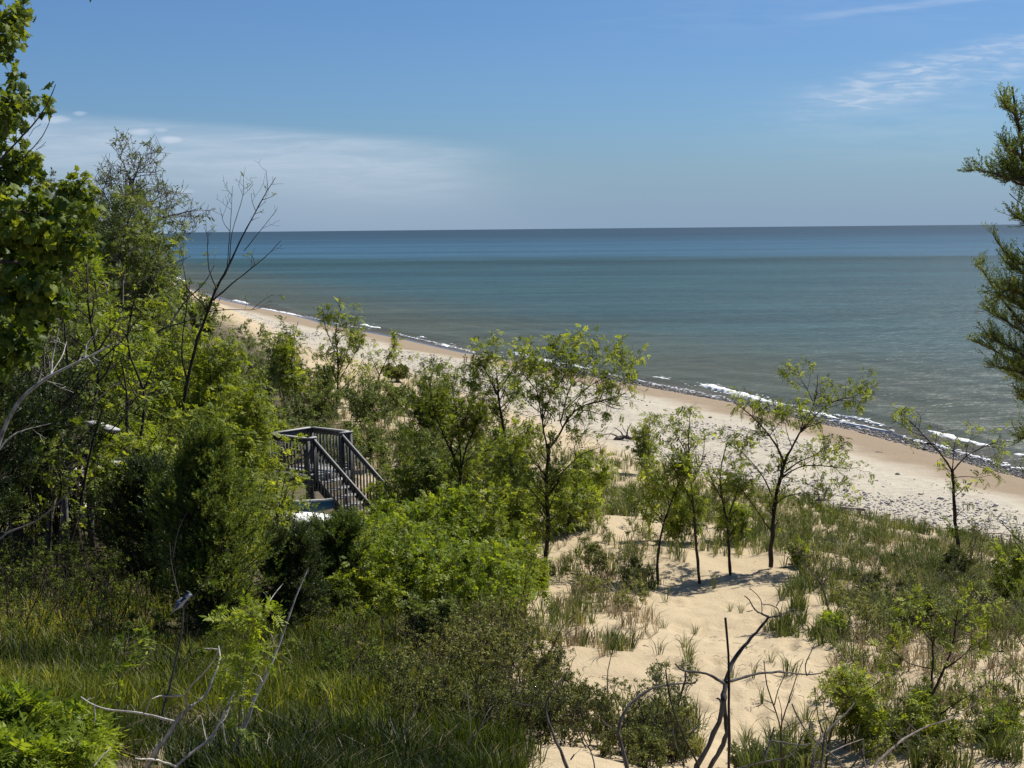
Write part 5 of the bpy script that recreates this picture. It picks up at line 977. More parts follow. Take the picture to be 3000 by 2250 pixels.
for px_, D_, tp, wd, lb_, sz in ((60, 9.2, 2045, 300, 'bright leafy bush in the bottom left corner', .15), (215, 9.6, 2085, 260, 'right half of the bright leafy growth near the bottom left corner', .14), (110, 8.4, 2140, 330, 'lowest bright leafy bush at the bottom left', .14)):
    gen('shrub', lb_, 'shrub', px_, D_, tp, wd, 'sumac', 7, 'grey', 1.25, sz, lo_=.3, per=2)
snag('dead_shrub', 'tall dark dead branches before the bare sand, arms spread left and right', 'shrub', 8.0, [
 ([(2030, 2250), (2063, 2211), (2090, 2162), (2103, 2121), (2114, 2089), (2118, 2050)], 0, 0, .026, .018), ([(2118, 2060), (2122, 2013), (2128, 1986), (2139, 1953), (2155, 1918), (2182, 1891), (2220, 1850), (2253, 1807)], 0, .3, .021, .010), ([(2250, 1809), (2289, 1803), (2316, 1785), (2345, 1790)], .3, .4, .009, .004),
 ([(2252, 1807), (2230, 1797), (2212, 1789), (2202, 1770), (2194, 1753), (2181, 1746)], .3, .2, .009, .004), ([(2285, 1803), (2278, 1780), (2255, 1772), (2232, 1770)], .3, .3, .005, .003), ([(2274, 1775), (2290, 1752), (2312, 1735)], .3, .4, .005, .003), ([(2232, 1800), (2232, 1760), (2215, 1738), (2194, 1722)], .3, .3, .004, .003),
 ([(2120, 2002), (2090, 1980), (2057, 1969), (2027, 1967), (2000, 1969), (1985, 1955), (1979, 1945)], 0, -.3, .013, .006), ([(2008, 1970), (2010, 1985), (2006, 2002), (1995, 2040), (1988, 2070)], -.2, -.2, .008, .003), ([(2205, 1788), (2190, 1792), (2187, 1791)], .3, .3, .004, .003),
 ([(2128, 1998), (2160, 1991), (2187, 1980), (2225, 1972), (2263, 1968), (2301, 1967), (2334, 1975), (2366, 1980), (2407, 1972)], 0, .4, .013, .005), ([(2364, 1980), (2356, 1953), (2372, 1918), (2388, 1885)], .3, .4, .006, .003), ([(2366, 1978), (2372, 1968), (2382, 1970)], .3, .3, .004, .003),
 ([(2074, 2262), (2101, 2208), (2125, 2175), (2130, 2135), (2122, 2089), (2125, 2045), (2122, 2007)], .15, .05, .022, .013), ([(2118, 2065), (2108, 2050), (2101, 2046)], 0, -.05, .010, .008), ([(2182, 1892), (2188, 1897), (2185, 1900)], .2, .2, .006, .004)],
 'char', ((1.5, .3, .045, .6, .1),), tw=.004)
snag('upright_stick', 'straight dark stick standing upright before the tall dead branches', 'branch', 7.6, [([(2135, 2262), (2136, 2148), (2134, 2067), (2136, 1986), (2133, 1904), (2129, 1853), (2125, 1810)], 0, 0, .013, .009)], 'dark', ((.5, .3, .02, .6, .1),))
snag('dead_branch', 'thick curved dead limb arching up to the left of the tall dead branches', 'branch', 8.6, [
 ([(1845, 2250), (1814, 2187), (1800, 2133), (1808, 2100), (1823, 2079), (1850, 2050), (1881, 2029), (1915, 2010), (1949, 2000), (2003, 2007), (2035, 2002)], 0, .3, .026, .007), ([(1790, 2135), (1775, 2120), (1764, 2114)], 0, 0, .010, .006), ([(2030, 2003), (2040, 1995), (2045, 1990)], .3, .3, .006, .004), ([(2036, 2002), (2041, 1993), (2040, 1988)], .3, .3, .005, .004)], 'char', ((1.0, .3, .05, .6, .1),), tw=.004)
snag('dead_twig', 'thin dark stick slanting up left across the curved dead limb', 'branch', 7.8, [([(2056, 2265), (2048, 2240), (2017, 2189), (1989, 2127), (1973, 2094), (1960, 2040), (1953, 2000), (1950, 1962)], 0, 0, .011, .006)], 'dark', ((.6, .3, .05, .6, .1),))
snag('bare_sapling', 'bare forked sapling with thin upright twigs before the bare sand', 'shrub', 10.0, [
 ([(2288, 2250), (2290, 2180), (2289, 2121), (2279, 2090), (2266, 2067), (2252, 2035), (2244, 2013), (2240, 1970), (2238, 1934)], 0, 0, .014, .004), ([(2290, 2118), (2300, 2090), (2307, 2062), (2325, 2010), (2334, 1980), (2345, 1955), (2354, 1931)], 0, .2, .008, .003), ([(2268, 2066), (2280, 2018), (2298, 1980), (2312, 1945)], 0, .1, .006, .003),
 ([(2290, 2110), (2290, 2080), (2280, 2040)], 0, -.1, .005, .003), ([(2262, 2060), (2240, 2050), (2231, 2042)], 0, .1, .004, .002), ([(2270, 2088), (2250, 2075), (2236, 2066)], 0, -.1, .004, .002), ([(2312, 2060), (2322, 2035), (2328, 2015)], .1, .2, .004, .002), ([(2292, 2142), (2310, 2125), (2330, 2115)], 0, .1, .004, .002)], 'dark', ((1.5, .3, .07, .6, .15),))
snag('dead_shrub', 'crooked dead branches low at the bottom right of the bare sapling', 'shrub', 8.8, [
 ([(2144, 2252), (2198, 2246), (2239, 2230), (2280, 2226), (2323, 2224), (2334, 2222), (2342, 2194), (2339, 2175), (2353, 2151)], 0, .1, .013, .006), ([(2239, 2230), (2245, 2200), (2258, 2170), (2268, 2130)], 0, .1, .010, .007), ([(2258, 2170), (2307, 2178), (2345, 2184), (2377, 2179)], .1, .2, .009, .006), ([(2258, 2170), (2245, 2152), (2238, 2140)], .1, .1, .006, .004), ([(2249, 2150), (2255, 2138), (2257, 2132)], .1, .1, .004, .003)], 'char', ((1.2, .3, .06, .6, .1),), tw=.004)
snag('dead_shrub', 'heavy dead branch rising from the bottom edge toward the low right trees', 'shrub', 9.2, [
 ([(2377, 2255), (2385, 2203), (2391, 2162), (2415, 2143), (2442, 2129), (2470, 2094), (2500, 2072), (2510, 2050)], 0, .5, .020, .006), ([(2405, 2255), (2412, 2190), (2418, 2140)], 0, .1, .012, .010), ([(2320, 2062), (2345, 2121), (2383, 2170), (2415, 2197), (2450, 2213), (2475, 2260)], .1, .2, .007, .009), ([(2378, 2240), (2395, 2232), (2408, 2236)], 0, .1, .010, .008)], 'char', ((1.5, .3, .08, .6, .1),), tw=.004)
snag('dead_branch', 'long thin dead limb running right along the bottom to the forked small tree', 'branch', 12.0, [([(2547, 2260), (2590, 2215), (2633, 2169), (2680, 2145), (2723, 2124), (2780, 2112), (2813, 2097), (2860, 2060)], 0, 2.5, .020, .006), ([(2540, 2262), (2530, 2220), (2530, 2170)], 0, .2, .012, .005), ([(2415, 2215), (2460, 2190), (2500, 2175), (2530, 2165)], -.5, 0, .010, .005)], 'grey', ((2, .2, .25, .6, .2),))
snag('dead_snag', 'blackened dead snag with two bare prongs in the centre foreground', 'shrub', 11.5, [
 ([(1669, 2262), (1646, 2201), (1625, 2165), (1610, 2133), (1598, 2090), (1588, 2051), (1600, 2035), (1633, 2020), (1650, 1995), (1664, 1968)], 0, .3, .026, .006), ([(1588, 2053), (1582, 2035), (1578, 2025)], 0, 0, .008, .005), ([(1672, 2225), (1680, 2215), (1682, 2210)], 0, 0, .010, .008), ([(1588, 2055), (1550, 2068), (1520, 2062), (1500, 2052)], 0, .2, .009, .004), ([(1630, 2018), (1622, 1995), (1610, 1975)], .2, .3, .005, .003)], 'char', ((2, .2, .12, .6, .1),), tw=.004)
snag('dead_twig', 'pale forked twigs left of the blackened snag', 'branch', 13.0, [([(1365, 2215), (1385, 2170), (1410, 2125), (1430, 2100), (1455, 2085)], 0, 0, .008, .004), ([(1372, 2200), (1378, 2140), (1372, 2050), (1365, 2000)], 0, .1, .008, .003), ([(1410, 2125), (1425, 2090), (1440, 2070)], 0, .1, .005, .003)], 'pale', ((2.5, .3, .14, .6, .1),))
snag('dead_twig', 'whitish twig leaning right before the centre thicket', 'branch', 16.5, [([(1212, 2040), (1225, 2010), (1240, 1960), (1255, 1910), (1262, 1880)], 0, 0, .010, .004)], 'pale', ((2, .3, .14, .6, .1),))
for pts, D_, lb_ in (([(1780, 1965), (1790, 1920), (1810, 1860), (1838, 1795)], 18.5, 'thin bare dark stem leaning right over the sand'), ([(1600, 1930), (1625, 1880), (1650, 1830), (1690, 1790)], 20, 'forked bare stem at the left border of the sand'),
                     ([(1010, 2010), (1030, 1960), (1060, 1910), (1085, 1870)], 18, 'bare dark stem in the shade right of the widest cedar')):
    snag('bare_sapling', lb_, 'branch', D_, [(pts, 0, 0, .012, .004), ([pts[1], ((pts[1][0]+pts[2][0])//2+25, (pts[1][1]+pts[2][1])//2), (pts[2][0]+45, pts[2][1]+5)], 0, .1, .006, .003)], 'dark', ((2, .3, .16, .6, .1),))

# ------------------------------------------------------------ wooden stair landing
u1 = norm(np.array([.78, -.62, 0])); u2 = norm(np.array([.62, .78, 0])); ez = np.array([0, 0, 1.0])
A0 = np.array([-5.8, 40.98, 0]); ZD = 4.33; AX = np.stack([u1, u2, ez])
def DP(a, b, z): return A0+a*u1-b*u2+np.array([0, 0, z])
wd = NT('stained wood'); p_ = wd.pos((1, 1, 1)); n_ = wd.noise(wd.pos((3, 3, 30)), 2.0, 5, .6); n2_ = wd.noise(p_, 2.2, 3)
cw = wd.mix(wd.mr(n_, .3, .7), (.054, .054, .060), (.094, .091, .097)); cw = wd.mix(wd.mr(n2_, .45, .75, 0, .6), cw, (.16, .155, .155)); v_ = wd.attr('v'); cw = wd.mix(wd.mr(v_, .6, 1.0, 0, 1), cw, (.42, .41, .40)); wd.pbr(cw, .72, wd.bump(n_, .4, .004), .35)  # high v turns pale: sunlight on caps, boards and treads put into the colour
land = thing('stair_landing', DP(.8, .8, h1(-5.9, 39.8)), 'dark stained wooden landing with railings and a stair going down to the right', 'deck')
AW, BW = 1.57, 1.64
m = MB()
for k in range(12): m.box(DP(.065+k*.13, BW/2, ZD-.018), AX, (.0615, BW/2+.03, .018), rng.uniform(.75, 1))
m.build('deck_boards', wd.m, land)
m = MB()
m.box(DP(AW/2, BW+.02, ZD-.16), AX, (AW/2+.02, .02, .12)); m.box(DP(AW/2, -.02, ZD-.16), AX, (AW/2+.02, .02, .12)); m.box(DP(-.02, BW/2, ZD-.16), AX, (.02, BW/2-.001, .12)); m.box(DP(AW+.02, BW/2, ZD-.16), AX, (.02, BW/2-.001, .12))
for k in range(3): m.box(DP(.4+k*.4, BW/2, ZD-.14), AX, (.02, BW/2-.01, .09))
m.build('rim_joist', wd.m, land)
def post(a, b, z0, z1, s=.045):
    m = MB(); m.box(DP(a, b, (z0+z1)/2), AX, (s, s, (z1-z0)/2)); return m.build('post', wd.m, land)
RT = ZD+1.05
for a, b in ((.0, BW), (AW, BW), (0, 0), (AW, 0), (AW, 1.37), (AW, .38)): post(a, b, ZD-.45, RT-.022)
for a, b in ((0.1, BW-.1), (AW-.1, BW-.1), (.1, .1), (AW-.1, .1)):
    q = DP(a, b, 0); post(a, b, h1(q[0], q[1])-.3, ZD-.29, .06)
def railing(a0, b0, a1, b1, nb, capov=.05):
    """level railing between two corners: cap, board below it, bottom rail, balusters"""
    p = DP(a0, b0, 0); q = DP(a1, b1, 0); l = np.linalg.norm(q-p); d = (q-p)/l; s = np.cross(ez, d); ax = np.stack([d, s, ez]); c = (p+q)/2
    m = MB(); m.box(c+ez*(RT), ax, (l/2+capov, .055, .016), .9); m.box(c+ez*(RT-.09)+s*.0, ax, (l/2-.05, .019, .066), .35); r = m.build('railing', wd.m, land)  # cap gets a high v, its sunlit top painted in
    m = MB(); m.box(c+ez*(ZD+.10), ax, (l/2-.05, .019, .042), .3); m.build('bottom_rail', wd.m, land)
    for k in range(nb):
        f = (k+.5)/nb; m = MB(); m.box(p+d*l*(.04+.92*f)+ez*((RT-.2+ZD+.14)/2)+s*.001, ax, (.017, .017, (RT-.2-ZD-.14)/2+.06), rng.uniform(.2, .6)); m.build('baluster', wd.m, r)
railing(0, 0, AW, 0, 11); railing(0, 0, 0, BW, 11); railing(0, BW, AW, BW, 11); railing(AW, BW, AW, 1.37, 1, .035); railing(AW, .38, AW, 0, 2, .035)
RI, RU, NS = .192, .255, 11
def strng(b, nm='stringer'):
    m = MB(); L_ = NS*RU; d = norm(u1*RU-ez*RI); n_ = np.cross(-u2, d); c = DP(AW+L_/2+.04, b, ZD-.19-NS*RI/2); m.box(c, np.stack([d, u2, np.cross(d, u2)]), (math.hypot(L_, NS*RI)/2, .022, .135), .3); return m.build(nm, wd.m, land)
strng(1.39); strng(.37)
for k in range(1, NS+1):
    m = MB()
    for q in (0, 1): m.box(DP(AW+RU*(k-.5)+(-.062 if q == 0 else .068), .88, ZD-RI*k-.018), AX, (.062, .485, .018), rng.uniform(.7, 1))
    m.build('tread', wd.m, land)
for b, side in ((1.42, -1), (.34, 1)):
    L_ = NS*RU; d = norm(u1*RU-ez*RI); ax = np.stack([d, u2, np.cross(d, u2)]); hl = math.hypot(L_, NS*RI)/2
    m = MB(); c = DP(AW+L_/2, b, RT-.10-NS*RI/2); m.box(c, ax, (hl, .019, .060), .4); m.box(c+ax[2]*-.067*np.sign(ax[2][2])*-1, ax, (hl, .022, .008), .8); r = m.build('handrail', wd.m, land)
    for k in range(23):
        a = .06+(L_-.1)*k/22.; z0 = ZD-RI/RU*a-.24; z1 = RT-RI/RU*a-.13; m = MB(); m.box(DP(AW+a, b-side*.037, (z0+z1)/2), AX, (.017, .017, (z1-z0)/2), rng.uniform(.2, .6)); m.build('baluster', wd.m, r)
    post(AW+L_-.05, b, ZD-NS*RI-.35, RT-.1-NS*RI)
# --- second deck at the left
def far_deck():
    D = 27.5; c0 = at(-120, 1262, D+1); c1 = at(178, 1243, D); root = thing('wooden_deck', np.array([c0[0], c0[1], h1(c0[0], c0[1])]), 'weathered grey wooden deck with a sunlit-coloured rail half hidden behind the left grove', 'deck')
    zt = c1[2]; c0[2] = zt; d = norm(c1-c0); s = np.cross(ez, d); ax = np.stack([d, s, ez]); l = np.linalg.norm(c1-c0)
    m = MB(); m.box((c0+c1)/2, ax, (l/2+.1, .07, .02), 1.0); m.box((c0+c1)/2-ez*.11, ax, (l/2, .02, .08), .9); r = m.build('railing', wd.m, root)  # high v paints the sunlit rail cap as pale wood
    e0 = at(268, 1236, D-1); e1 = at(335, 1266, D-2.2); e1[2] = e0[2]; d2 = norm(e1-e0); m = MB(); m.box((e0+e1)/2, np.stack([d2, np.cross(ez, d2), ez]), (np.linalg.norm(e1-e0)/2, .11, .02), 1.0); m.build('rail_cap', wd.m, root)
    for k in range(16):
        m = MB(); m.box(c0+d*l*(k+.5)/16-ez*.56, ax, (.018, .018, .38), .8); m.build('baluster', wd.m, r)
    m = MB(); m.box((c0+c1)/2-ez*1.07+s*1.2, ax, (l/2+.1, 1.3, .02), .9); m.box((c0+c1)/2-ez*1.2-s*.1, ax, (l/2+.1, .02, .10), .7); m.build('deck_boards', wd.m, root)
    for f in (0, .5, 1):
        for o_ in (0, 2.3):
            m = MB(); q = c0+d*l*f+s*o_; z0 = h1(q[0], q[1])-.3; zz = zt-.03 if o_ == 0 else zt-1.1; m.box(np.array([q[0], q[1], (z0+zz)/2]), ax, (.05, .05, (zz-z0)/2), .7); m.build('post', wd.m, root)
far_deck()
wh = NT('white paint'); wh.pbr(wh.mix(wh.noise(wh.pos(), 5), (.72, .73, .72), (.60, .61, .60)), .45, None, .4)
bl = NT('blue paint'); bl.pbr(bl.mix(bl.noise(bl.pos(), 4), (.02, .10, .24), (.03, .14, .30)), .4, None, .45)
def table(px, py, D, w_, dp, hgt, label):
    c = at(px, py, D); g = h1(c[0], c[1]); hgt = c[2]-g; root = thing('garden_table', np.array([c[0], c[1], g]), label, 'table'); ax = np.eye(3)
    m = MB(); m.box(c, ax, (w_/2, dp/2, .02)); m.build('table_top', wh.m, root)
    for sx_ in (-1, 1):
        for sy_ in (-1, 1):
            m = MB(); m.box(np.array([c[0]+sx_*(w_/2-.06), c[1]+sy_*(dp/2-.06), g+hgt/2-.015]), ax, (.025, .025, hgt/2-.006)); m.build('leg', wh.m, root)

# pale cleared ground patch under the thicket: a low heap of pale sand
def sandheap(px, py, rx, ry, hh, label):
    c = hit(px, py); n = 24; m = MB(); fr = np.random.RandomState(int(px)); V = []; 
    for i in range(n):
        for j in range(n):
            x_ = (i/(n-1)*2-1)*rx; y_ = (j/(n-1)*2-1)*ry; r2 = (x_/rx)**2+(y_/ry)**2; g = h1(c[0]+x_, c[1]+y_); V.append((c[0]+x_, c[1]+y_, g-.06+hh*max(0, 1-r2)**.7*(.75+.5*float(vnoise(np.array([x_*2.3]), np.array([y_*2.3]), 5)[0]))))
    Fc = [(i*n+j, (i+1)*n+j, (i+1)*n+j+1, i*n+j+1) for i in range(n-1) for j in range(n-1)]
    m.add(V, Fc); t = NT('pale sand'); q = t.noise(t.pos(), 12, 4); t.pbr(t.mix(q, (.66, .62, .54), (.52, .48, .41)), .95, t.bump(q, .5, .03), .1)
    tag(m.build('sand_heap', t.m, None, True), label, 'sand heap')
sandheap(260, 1470, 1.6, 2.4, .55, 'pale heap of sand glimpsed through the left grove')
sandheap(905, 1530, 1.5, 1.6, .25, 'bright pale sand piled beneath the wooden stair landing')
# small boat under the landing
def boat():
    c = hit(850, 1505); c = at(838, 1490, 38.0); g = h1(c[0], c[1]); c[2] = g+.12; root = thing('small_boat', c, 'blue and white small boat lying on the sand under the stair landing', 'boat')
    d = norm(np.array([.93, -.25, .10])); s = norm(np.cross(ez, d)); s = norm(s+ez*-.35); up = np.cross(d, s)
    n = 13; k = 9; V = []; W_ = []
    for i in range(n):
        f = i/(n-1); w_ = .52*math.sin(math.pi*min(1, .12+f*.95))**.6 if f < 1 else .05; w_ = max(w_*(1-.55*max(0, f-.6)/.4), .04); dep = .40*(1-.35*f); sheer = .10*f*f
        for j in range(k):
            a = math.pi*j/(k-1); V.append(c+d*(f-.5)*2.7+s*math.cos(a)*w_+up*(.42+sheer-math.sin(a)**.7*dep))
            W_.append(c+d*(f-.5)*2.66+s*math.cos(a)*w_*.93+up*(.43+sheer-math.sin(a)**.7*dep*.88))
    Fc = [(i*k+j, (i+1)*k+j, (i+1)*k+j+1, i*k+j+1) for i in range(n-1) for j in range(k-1)]
    m = MB(); m.add(V, Fc); m.add(W_, [f[::-1] for f in Fc]); m.add([V[j] for j in range(k)], [tuple(range(k))]); m.build('hull', bl.m, root, True)
    m = MB(); V = np.array(V)
    for j in (0, k-1): tubes(m, V[j::k][None], np.full((1, n), .028), 6)
    m.build('gunwale', wh.m, root, True)
    for f in (.25, .55, .8):
        m = MB(); i = int(f*(n-1)); m.box((V[i*k]+V[i*k+k-1])/2-up*.07, np.stack([s, d, up]), (np.linalg.norm(V[i*k]-V[i*k+k-1])/2-.02, .12, .014)); m.build('bench', wh.m, root)
boat()
def board():
    c = at(868, 1512, 37.2); g = h1(c[0], c[1]); root = None; m = MB(); d = norm(np.array([.9, -.35, -.02])); s = norm(np.cross(ez, d)+ez*.3); up = np.cross(d, s); n = 16
    top = []; bot = []
    for i in range(n):
        f = i/(n-1)*2-1; w_ = .36*(1-abs(f)**3)**.5+.01; 
        for q in (-1, 1): top.append(np.array([c[0], c[1], g+.3])+d*f*1.1+s*q*w_+up*(.05+.08*f*f)); bot.append(np.array([c[0], c[1], g+.3])+d*f*1.1+s*q*w_*.9+up*(-.03+.08*f*f))
    V = top+bot; N = 2*n; Fc = []
    for i in range(n-1): Fc += [(2*i, 2*i+1, 2*i+3, 2*i+2), (N+2*i, N+2*i+2, N+2*i+3, N+2*i+1), (2*i, 2*i+2, N+2*i+2, N+2*i), (2*i+1, N+2*i+1, N+2*i+3, 2*i+3)]
    m.add(V, Fc); tag(m.build('paddle_board', wh.m), 'pale paddle board lying against the boat under the stair landing', 'board')
board()
# ------------------------------------------------------------ bird
def bird():
    D = 12.0; tail = at(500, 1800, D); breast = at(545, 1768, D); 
    px2 = [(499, 1800), (508, 1790), (517, 1780), (524, 1771), (533, 1762), (541, 1755), (547, 1749), (551, 1745), (556, 1742), (560, 1744), (564, 1748)]
    rr = [.003, .005, .010, .022, .033, .035, .027, .022, .022, .017, .003]
    b = MB(); P = np.stack([at(x, y, D) for x, y in px2]); n = 9; P = P; k = 10
    tubes(b, resample(P, 22)[None], np.interp(np.linspace(0, 1, 22), np.linspace(0, 1, 11), rr)[None], 12)
    # colour by side: back blue, belly white
    V = b.V[0]; c = resample(P, 22).repeat(12, 0); ax = norm(P[-1]-P[0]); bk = norm(np.cross(np.array([0, -1, 0]), ax)); bk = bk if bk[2] > 0 else -bk
    sd = ((V-c)@bk)/np.maximum(np.linalg.norm(V-c, axis=1), 1e-6); fi = np.repeat(np.linspace(0, 1, 22), 12)
    a = np.where(sd > .1, .45, .95); a = np.where((fi > .70) & (fi < .76) & (sd > -.2), .0, a); a = np.where(fi > .97, 0, a); a = np.where((fi > .8) & (fi < .92) & (sd < .45), .85, a); b.A[0] = a
    # crest
    h = at(555, 1738, D); 
    for q in range(5): Q = np.stack([h, h+np.array([-.004-.004*q, .003*(q-2), .014]), h+np.array([-.014-.004*q, .004*(q-2), .022])]); tubes(b, Q[None], np.array([[.007, .005, .001]]), 5, .45)
    t = NT('plumage'); t.pbr(t.ramp(t.attr('v'), [(0, (.015, .015, .018)), (.3, (.035, .045, .085)), (.55, (.20, .22, .27)), (.75, (.5, .5, .51)), (1, (.62, .60, .58))]), .8, None, .15)
    o = b.mesh('bird', t.m, True); root = bpy.data.objects.new('bird', o); C.objects.link(root); tag(root, 'small blue and white crested bird perched on the thin grey stem', 'bird')
    def wing(off):
        m = MB(); pts = [(541, 1750), (545, 1757), (538, 1764), (526, 1773), (512, 1786), (518, 1773), (528, 1760), (534, 1754)]
        V = [at(x, y, D-.034*off) for x, y in pts]; V2 = [at(x, y, D-.028*off) for x, y in pts]; N = len(V); m.add(V+V2, [tuple(range(N))], .3); m.add(V+V2, [tuple(range(2*N-1, N-1, -1))], .3); 
        m.add(V+V2, [(i, (i+1) % N, N+(i+1) % N, N+i) for i in range(N)], .3)
        V = [at(x, y, D-.036*off) for x, y in ((524, 1763), (534, 1765), (532, 1768), (523, 1767))]; m.add(V, [(0, 1, 2, 3)], 1.0)
        V = [at(x, y, D-.036*off) for x, y in ((545, 1757), (519, 1783), (517, 1782), (541, 1756))]; m.add(V, [(0, 1, 2, 3)], .85); return m.build('wing', t.m, root)
    wing(1); wing(-1)
    m = MB(); Q = np.stack([at(562, 1747, D), at(568, 1750, D)]); tubes(m, Q[None], np.array([[.006, .001]]), 6, 0.0); m.build('beak', t.m, root)
    for off in (-.012, .012):
        m = MB(); q = at(546, 1776, D+off); e = at(543, 1784, D+off*.4); tubes(m, np.stack([at(543, 1766, D+off), q, e])[None], np.array([[.007, .003, .003]]), 5, 0.1)
        for s in (-1, 0, 1): tubes(m, np.stack([e, e+np.array([.010, s*.006, .006])])[None], np.array([[.002, .001]]), 4, .1)
        m.build('leg', t.m, root)
bird()
# ------------------------------------------------------------ driftwood and fence remains
def drift(name, label, px, py, lims, r=.06, cat='driftwood', bark='drift'):
    g = hit(px, py, 20); D = g[1]; L = tl([(p, a, b, q, q2) for p, a, b, q, q2 in lims], D)
    return plant(name, label, cat, L, bark, None, ((.8, .3, .35, .6, .1),), sides=7, woody='wood', tw=.01, base=g)
drift('driftwood_root', 'dark upturned driftwood root on the upper beach behind the middle trees', 1845, 1292, [([(1800, 1285), (1830, 1280), (1860, 1288)], 0, .2, .16, .09), ([(1830, 1282), (1815, 1262), (1800, 1252)], 0, .3, .06, .02), ([(1835, 1280), (1840, 1255), (1850, 1240)], 0, .2, .06, .02), ([(1850, 1284), (1870, 1262), (1885, 1258)], 0, -.2, .05, .02), ([(1820, 1284), (1790, 1270), (1765, 1275)], 0, .2, .05, .02), ([(1845, 1284), (1825, 1255), (1822, 1240)], 0, .4, .04, .01), ([(1855, 1286), (1880, 1280), (1893, 1286)], 0, 0, .06, .03)], bark='char')
drift('driftwood_root', 'pale spiky driftwood stump at the grass edge left of the fence remains', 2410, 1470, [([(2385, 1470), (2410, 1462), (2440, 1470)], 0, .2, .12, .08), ([(2400, 1462), (2398, 1445), (2388, 1438)], 0, 0, .06, .03), ([(2415, 1462), (2420, 1440), (2407, 1428)], 0, .1, .06, .02), ([(2425, 1464), (2440, 1450), (2450, 1446)], 0, -.1, .05, .02), ([(2420, 1455), (2412, 1440), (2405, 1427)], -.1, -.1, .04, .015), ([(2440, 1470), (2450, 1480), (2455, 1490)], 0, 0, .05, .02), ([(2395, 1466), (2375, 1470), (2365, 1480)], 0, 0, .05, .02)])
drift('driftwood_root', 'knotted grey driftwood stump behind the foot of the slim right tree', 2855, 1572, [([(2790, 1565), (2830, 1562), (2865, 1570)], 0, .1, .10, .10), ([(2860, 1568), (2850, 1553), (2835, 1550)], 0, 0, .06, .03), ([(2860, 1568), (2870, 1552), (2878, 1548)], 0, 0, .06, .03), ([(2862, 1568), (2880, 1572), (2885, 1585)], 0, 0, .06, .03), ([(2840, 1566), (2825, 1580), (2815, 1590)], 0, 0, .05, .03), ([(2795, 1563), (2775, 1556), (2770, 1560)], 0, 0, .04, .02)])
drift('driftwood_root', 'spiky dark driftwood root far off on the pale beach at the left', 770, 972, [([(755, 972), (775, 970), (800, 977), (812, 980)], 0, 0, .14, .05), ([(762, 970), (766, 958), (764, 945)], 0, 0, .09, .03), ([(768, 970), (775, 960), (772, 952)], 0, 0, .07, .03), ([(758, 970), (752, 965), (750, 960)], 0, 0, .06, .03)], bark='char')
drift('driftwood_log', 'short brown log lying alone on the smooth sand near the wet shingle', 2575, 1327, [([(2560, 1326), (2575, 1324), (2588, 1327)], 0, 0, .06, .05)])
for k, (pts, r_, lb_) in enumerate((([(1838, 1166), (1852, 1164), (1866, 1166)], .04, 'thin stick on the beach beside the airy crown'), ([(2582, 1512), (2592, 1516), (2602, 1521)], .035, 'stick on the sand between the fence remains and the stakes'), ([(2895, 1483), (2905, 1488), (2918, 1492)], .04, 'dark stick among the cobbles right of the slim tree'),
     ([(2865, 1444), (2880, 1446), (2888, 1452)], .03, 'bent stick among the cobbles above the other stick at the right'), ([(2560, 1411), (2570, 1408), (2574, 1414)], .06, 'dark knot of wood on the beach beyond the fence remains'), ([(2392, 1492), (2405, 1493), (2418, 1500)], .07, 'brown log end in the grass below the pale stump'), ([(2690, 1446), (2700, 1448), (2706, 1446)], .04, 'grey chip of wood in the middle of the cobbles'),
     ([(2620, 1521), (2640, 1526), (2665, 1533), (2690, 1545)], .025, 'long thin stick lying at the grass edge by the stakes'), ([(2545, 1502), (2550, 1503), (2556, 1504)], .04, 'little piece of wood right of the fence remains'))):
    drift('driftwood_stick', lb_, pts[1][0], pts[1][1]+2, [(pts, 0, 0, r_, r_*.7)])
# leaning frame of an old sand fence
g = hit(2500, 1530, 20); D = g[1]
f1 = plant('fence_remains', 'old fence frame of three thin posts and a rail at the edge of the grass', 'fence', tl([([(2467, 1535), (2467, 1510), (2466, 1486)], 0, 0, .022, .022)], D), 'drift', None, ((.2, .3, .05, .6, .1),), woody='post', base=g)
for pts in ([(2528, 1545), (2524, 1515), (2520, 1495)], [(2534, 1545), (2534, 1515), (2534, 1492)]):
    m = MB(); tubes(m, limb(pts, D, 0, 6)[None], np.full((1, 6), .020), 6); m.build('post', MBK['drift'], f1)
m = MB(); tubes(m, limb([(2465, 1488), (2490, 1488), (2510, 1491), (2536, 1494)], D, 0, 8)[None], np.array([[.05, .06, .03, .02, .03, .06, .05, .03]]), 6); m.build('rail', MBK['drift'], f1)
for k, (x_, y_, x2, y2, lb_) in enumerate(((2642, 1540, 2647, 1519, 'leftmost short stake leaning right at the beach edge'), (2666, 1545, 2659, 1522, 'middle short stake leaning left at the beach edge'), (2679, 1545, 2677, 1513, 'upright stake, tallest of the three at the beach edge'), (2544, 1545, 2546, 1523, 'short thick stake just right of the fence remains'), (2440, 1500, 2442, 1470, 'thin stake beside the pale driftwood stump'))):
    g = hit(x_, y_+6, 20); pts = limb([(x_, y_+8), ((x_+x2)/2, (y_+y2)/2), (x2, y2)], g[1], 0, 6); m = MB(); tubes(m, pts[None], np.linspace(.028, .018, 6)[None], 6)
    tag(m.build('wooden_stake', MBK['drift']), lb_, 'stake')
g = hit(2950, 1620, 20); D = g[1]; FR = thing('sand_fence', g, 'broken slatted sand fence with a sagging wire at the right edge of the beach grass', 'fence')
for k in range(24):
    x_ = 2886+k*7+rng.uniform(-3, 3); h_ = rng.uniform(35, 62); m = MB(); tubes(m, limb([(x_, 1632), (x_+rng.uniform(-5, 5), 1632-h_*.5), (x_+rng.uniform(-8, 6), 1632-h_)], D+rng.uniform(-.3, .3), 0, 6)[None], np.full((1, 6), .014), 4); m.build('slat', MBK['drift'], FR)
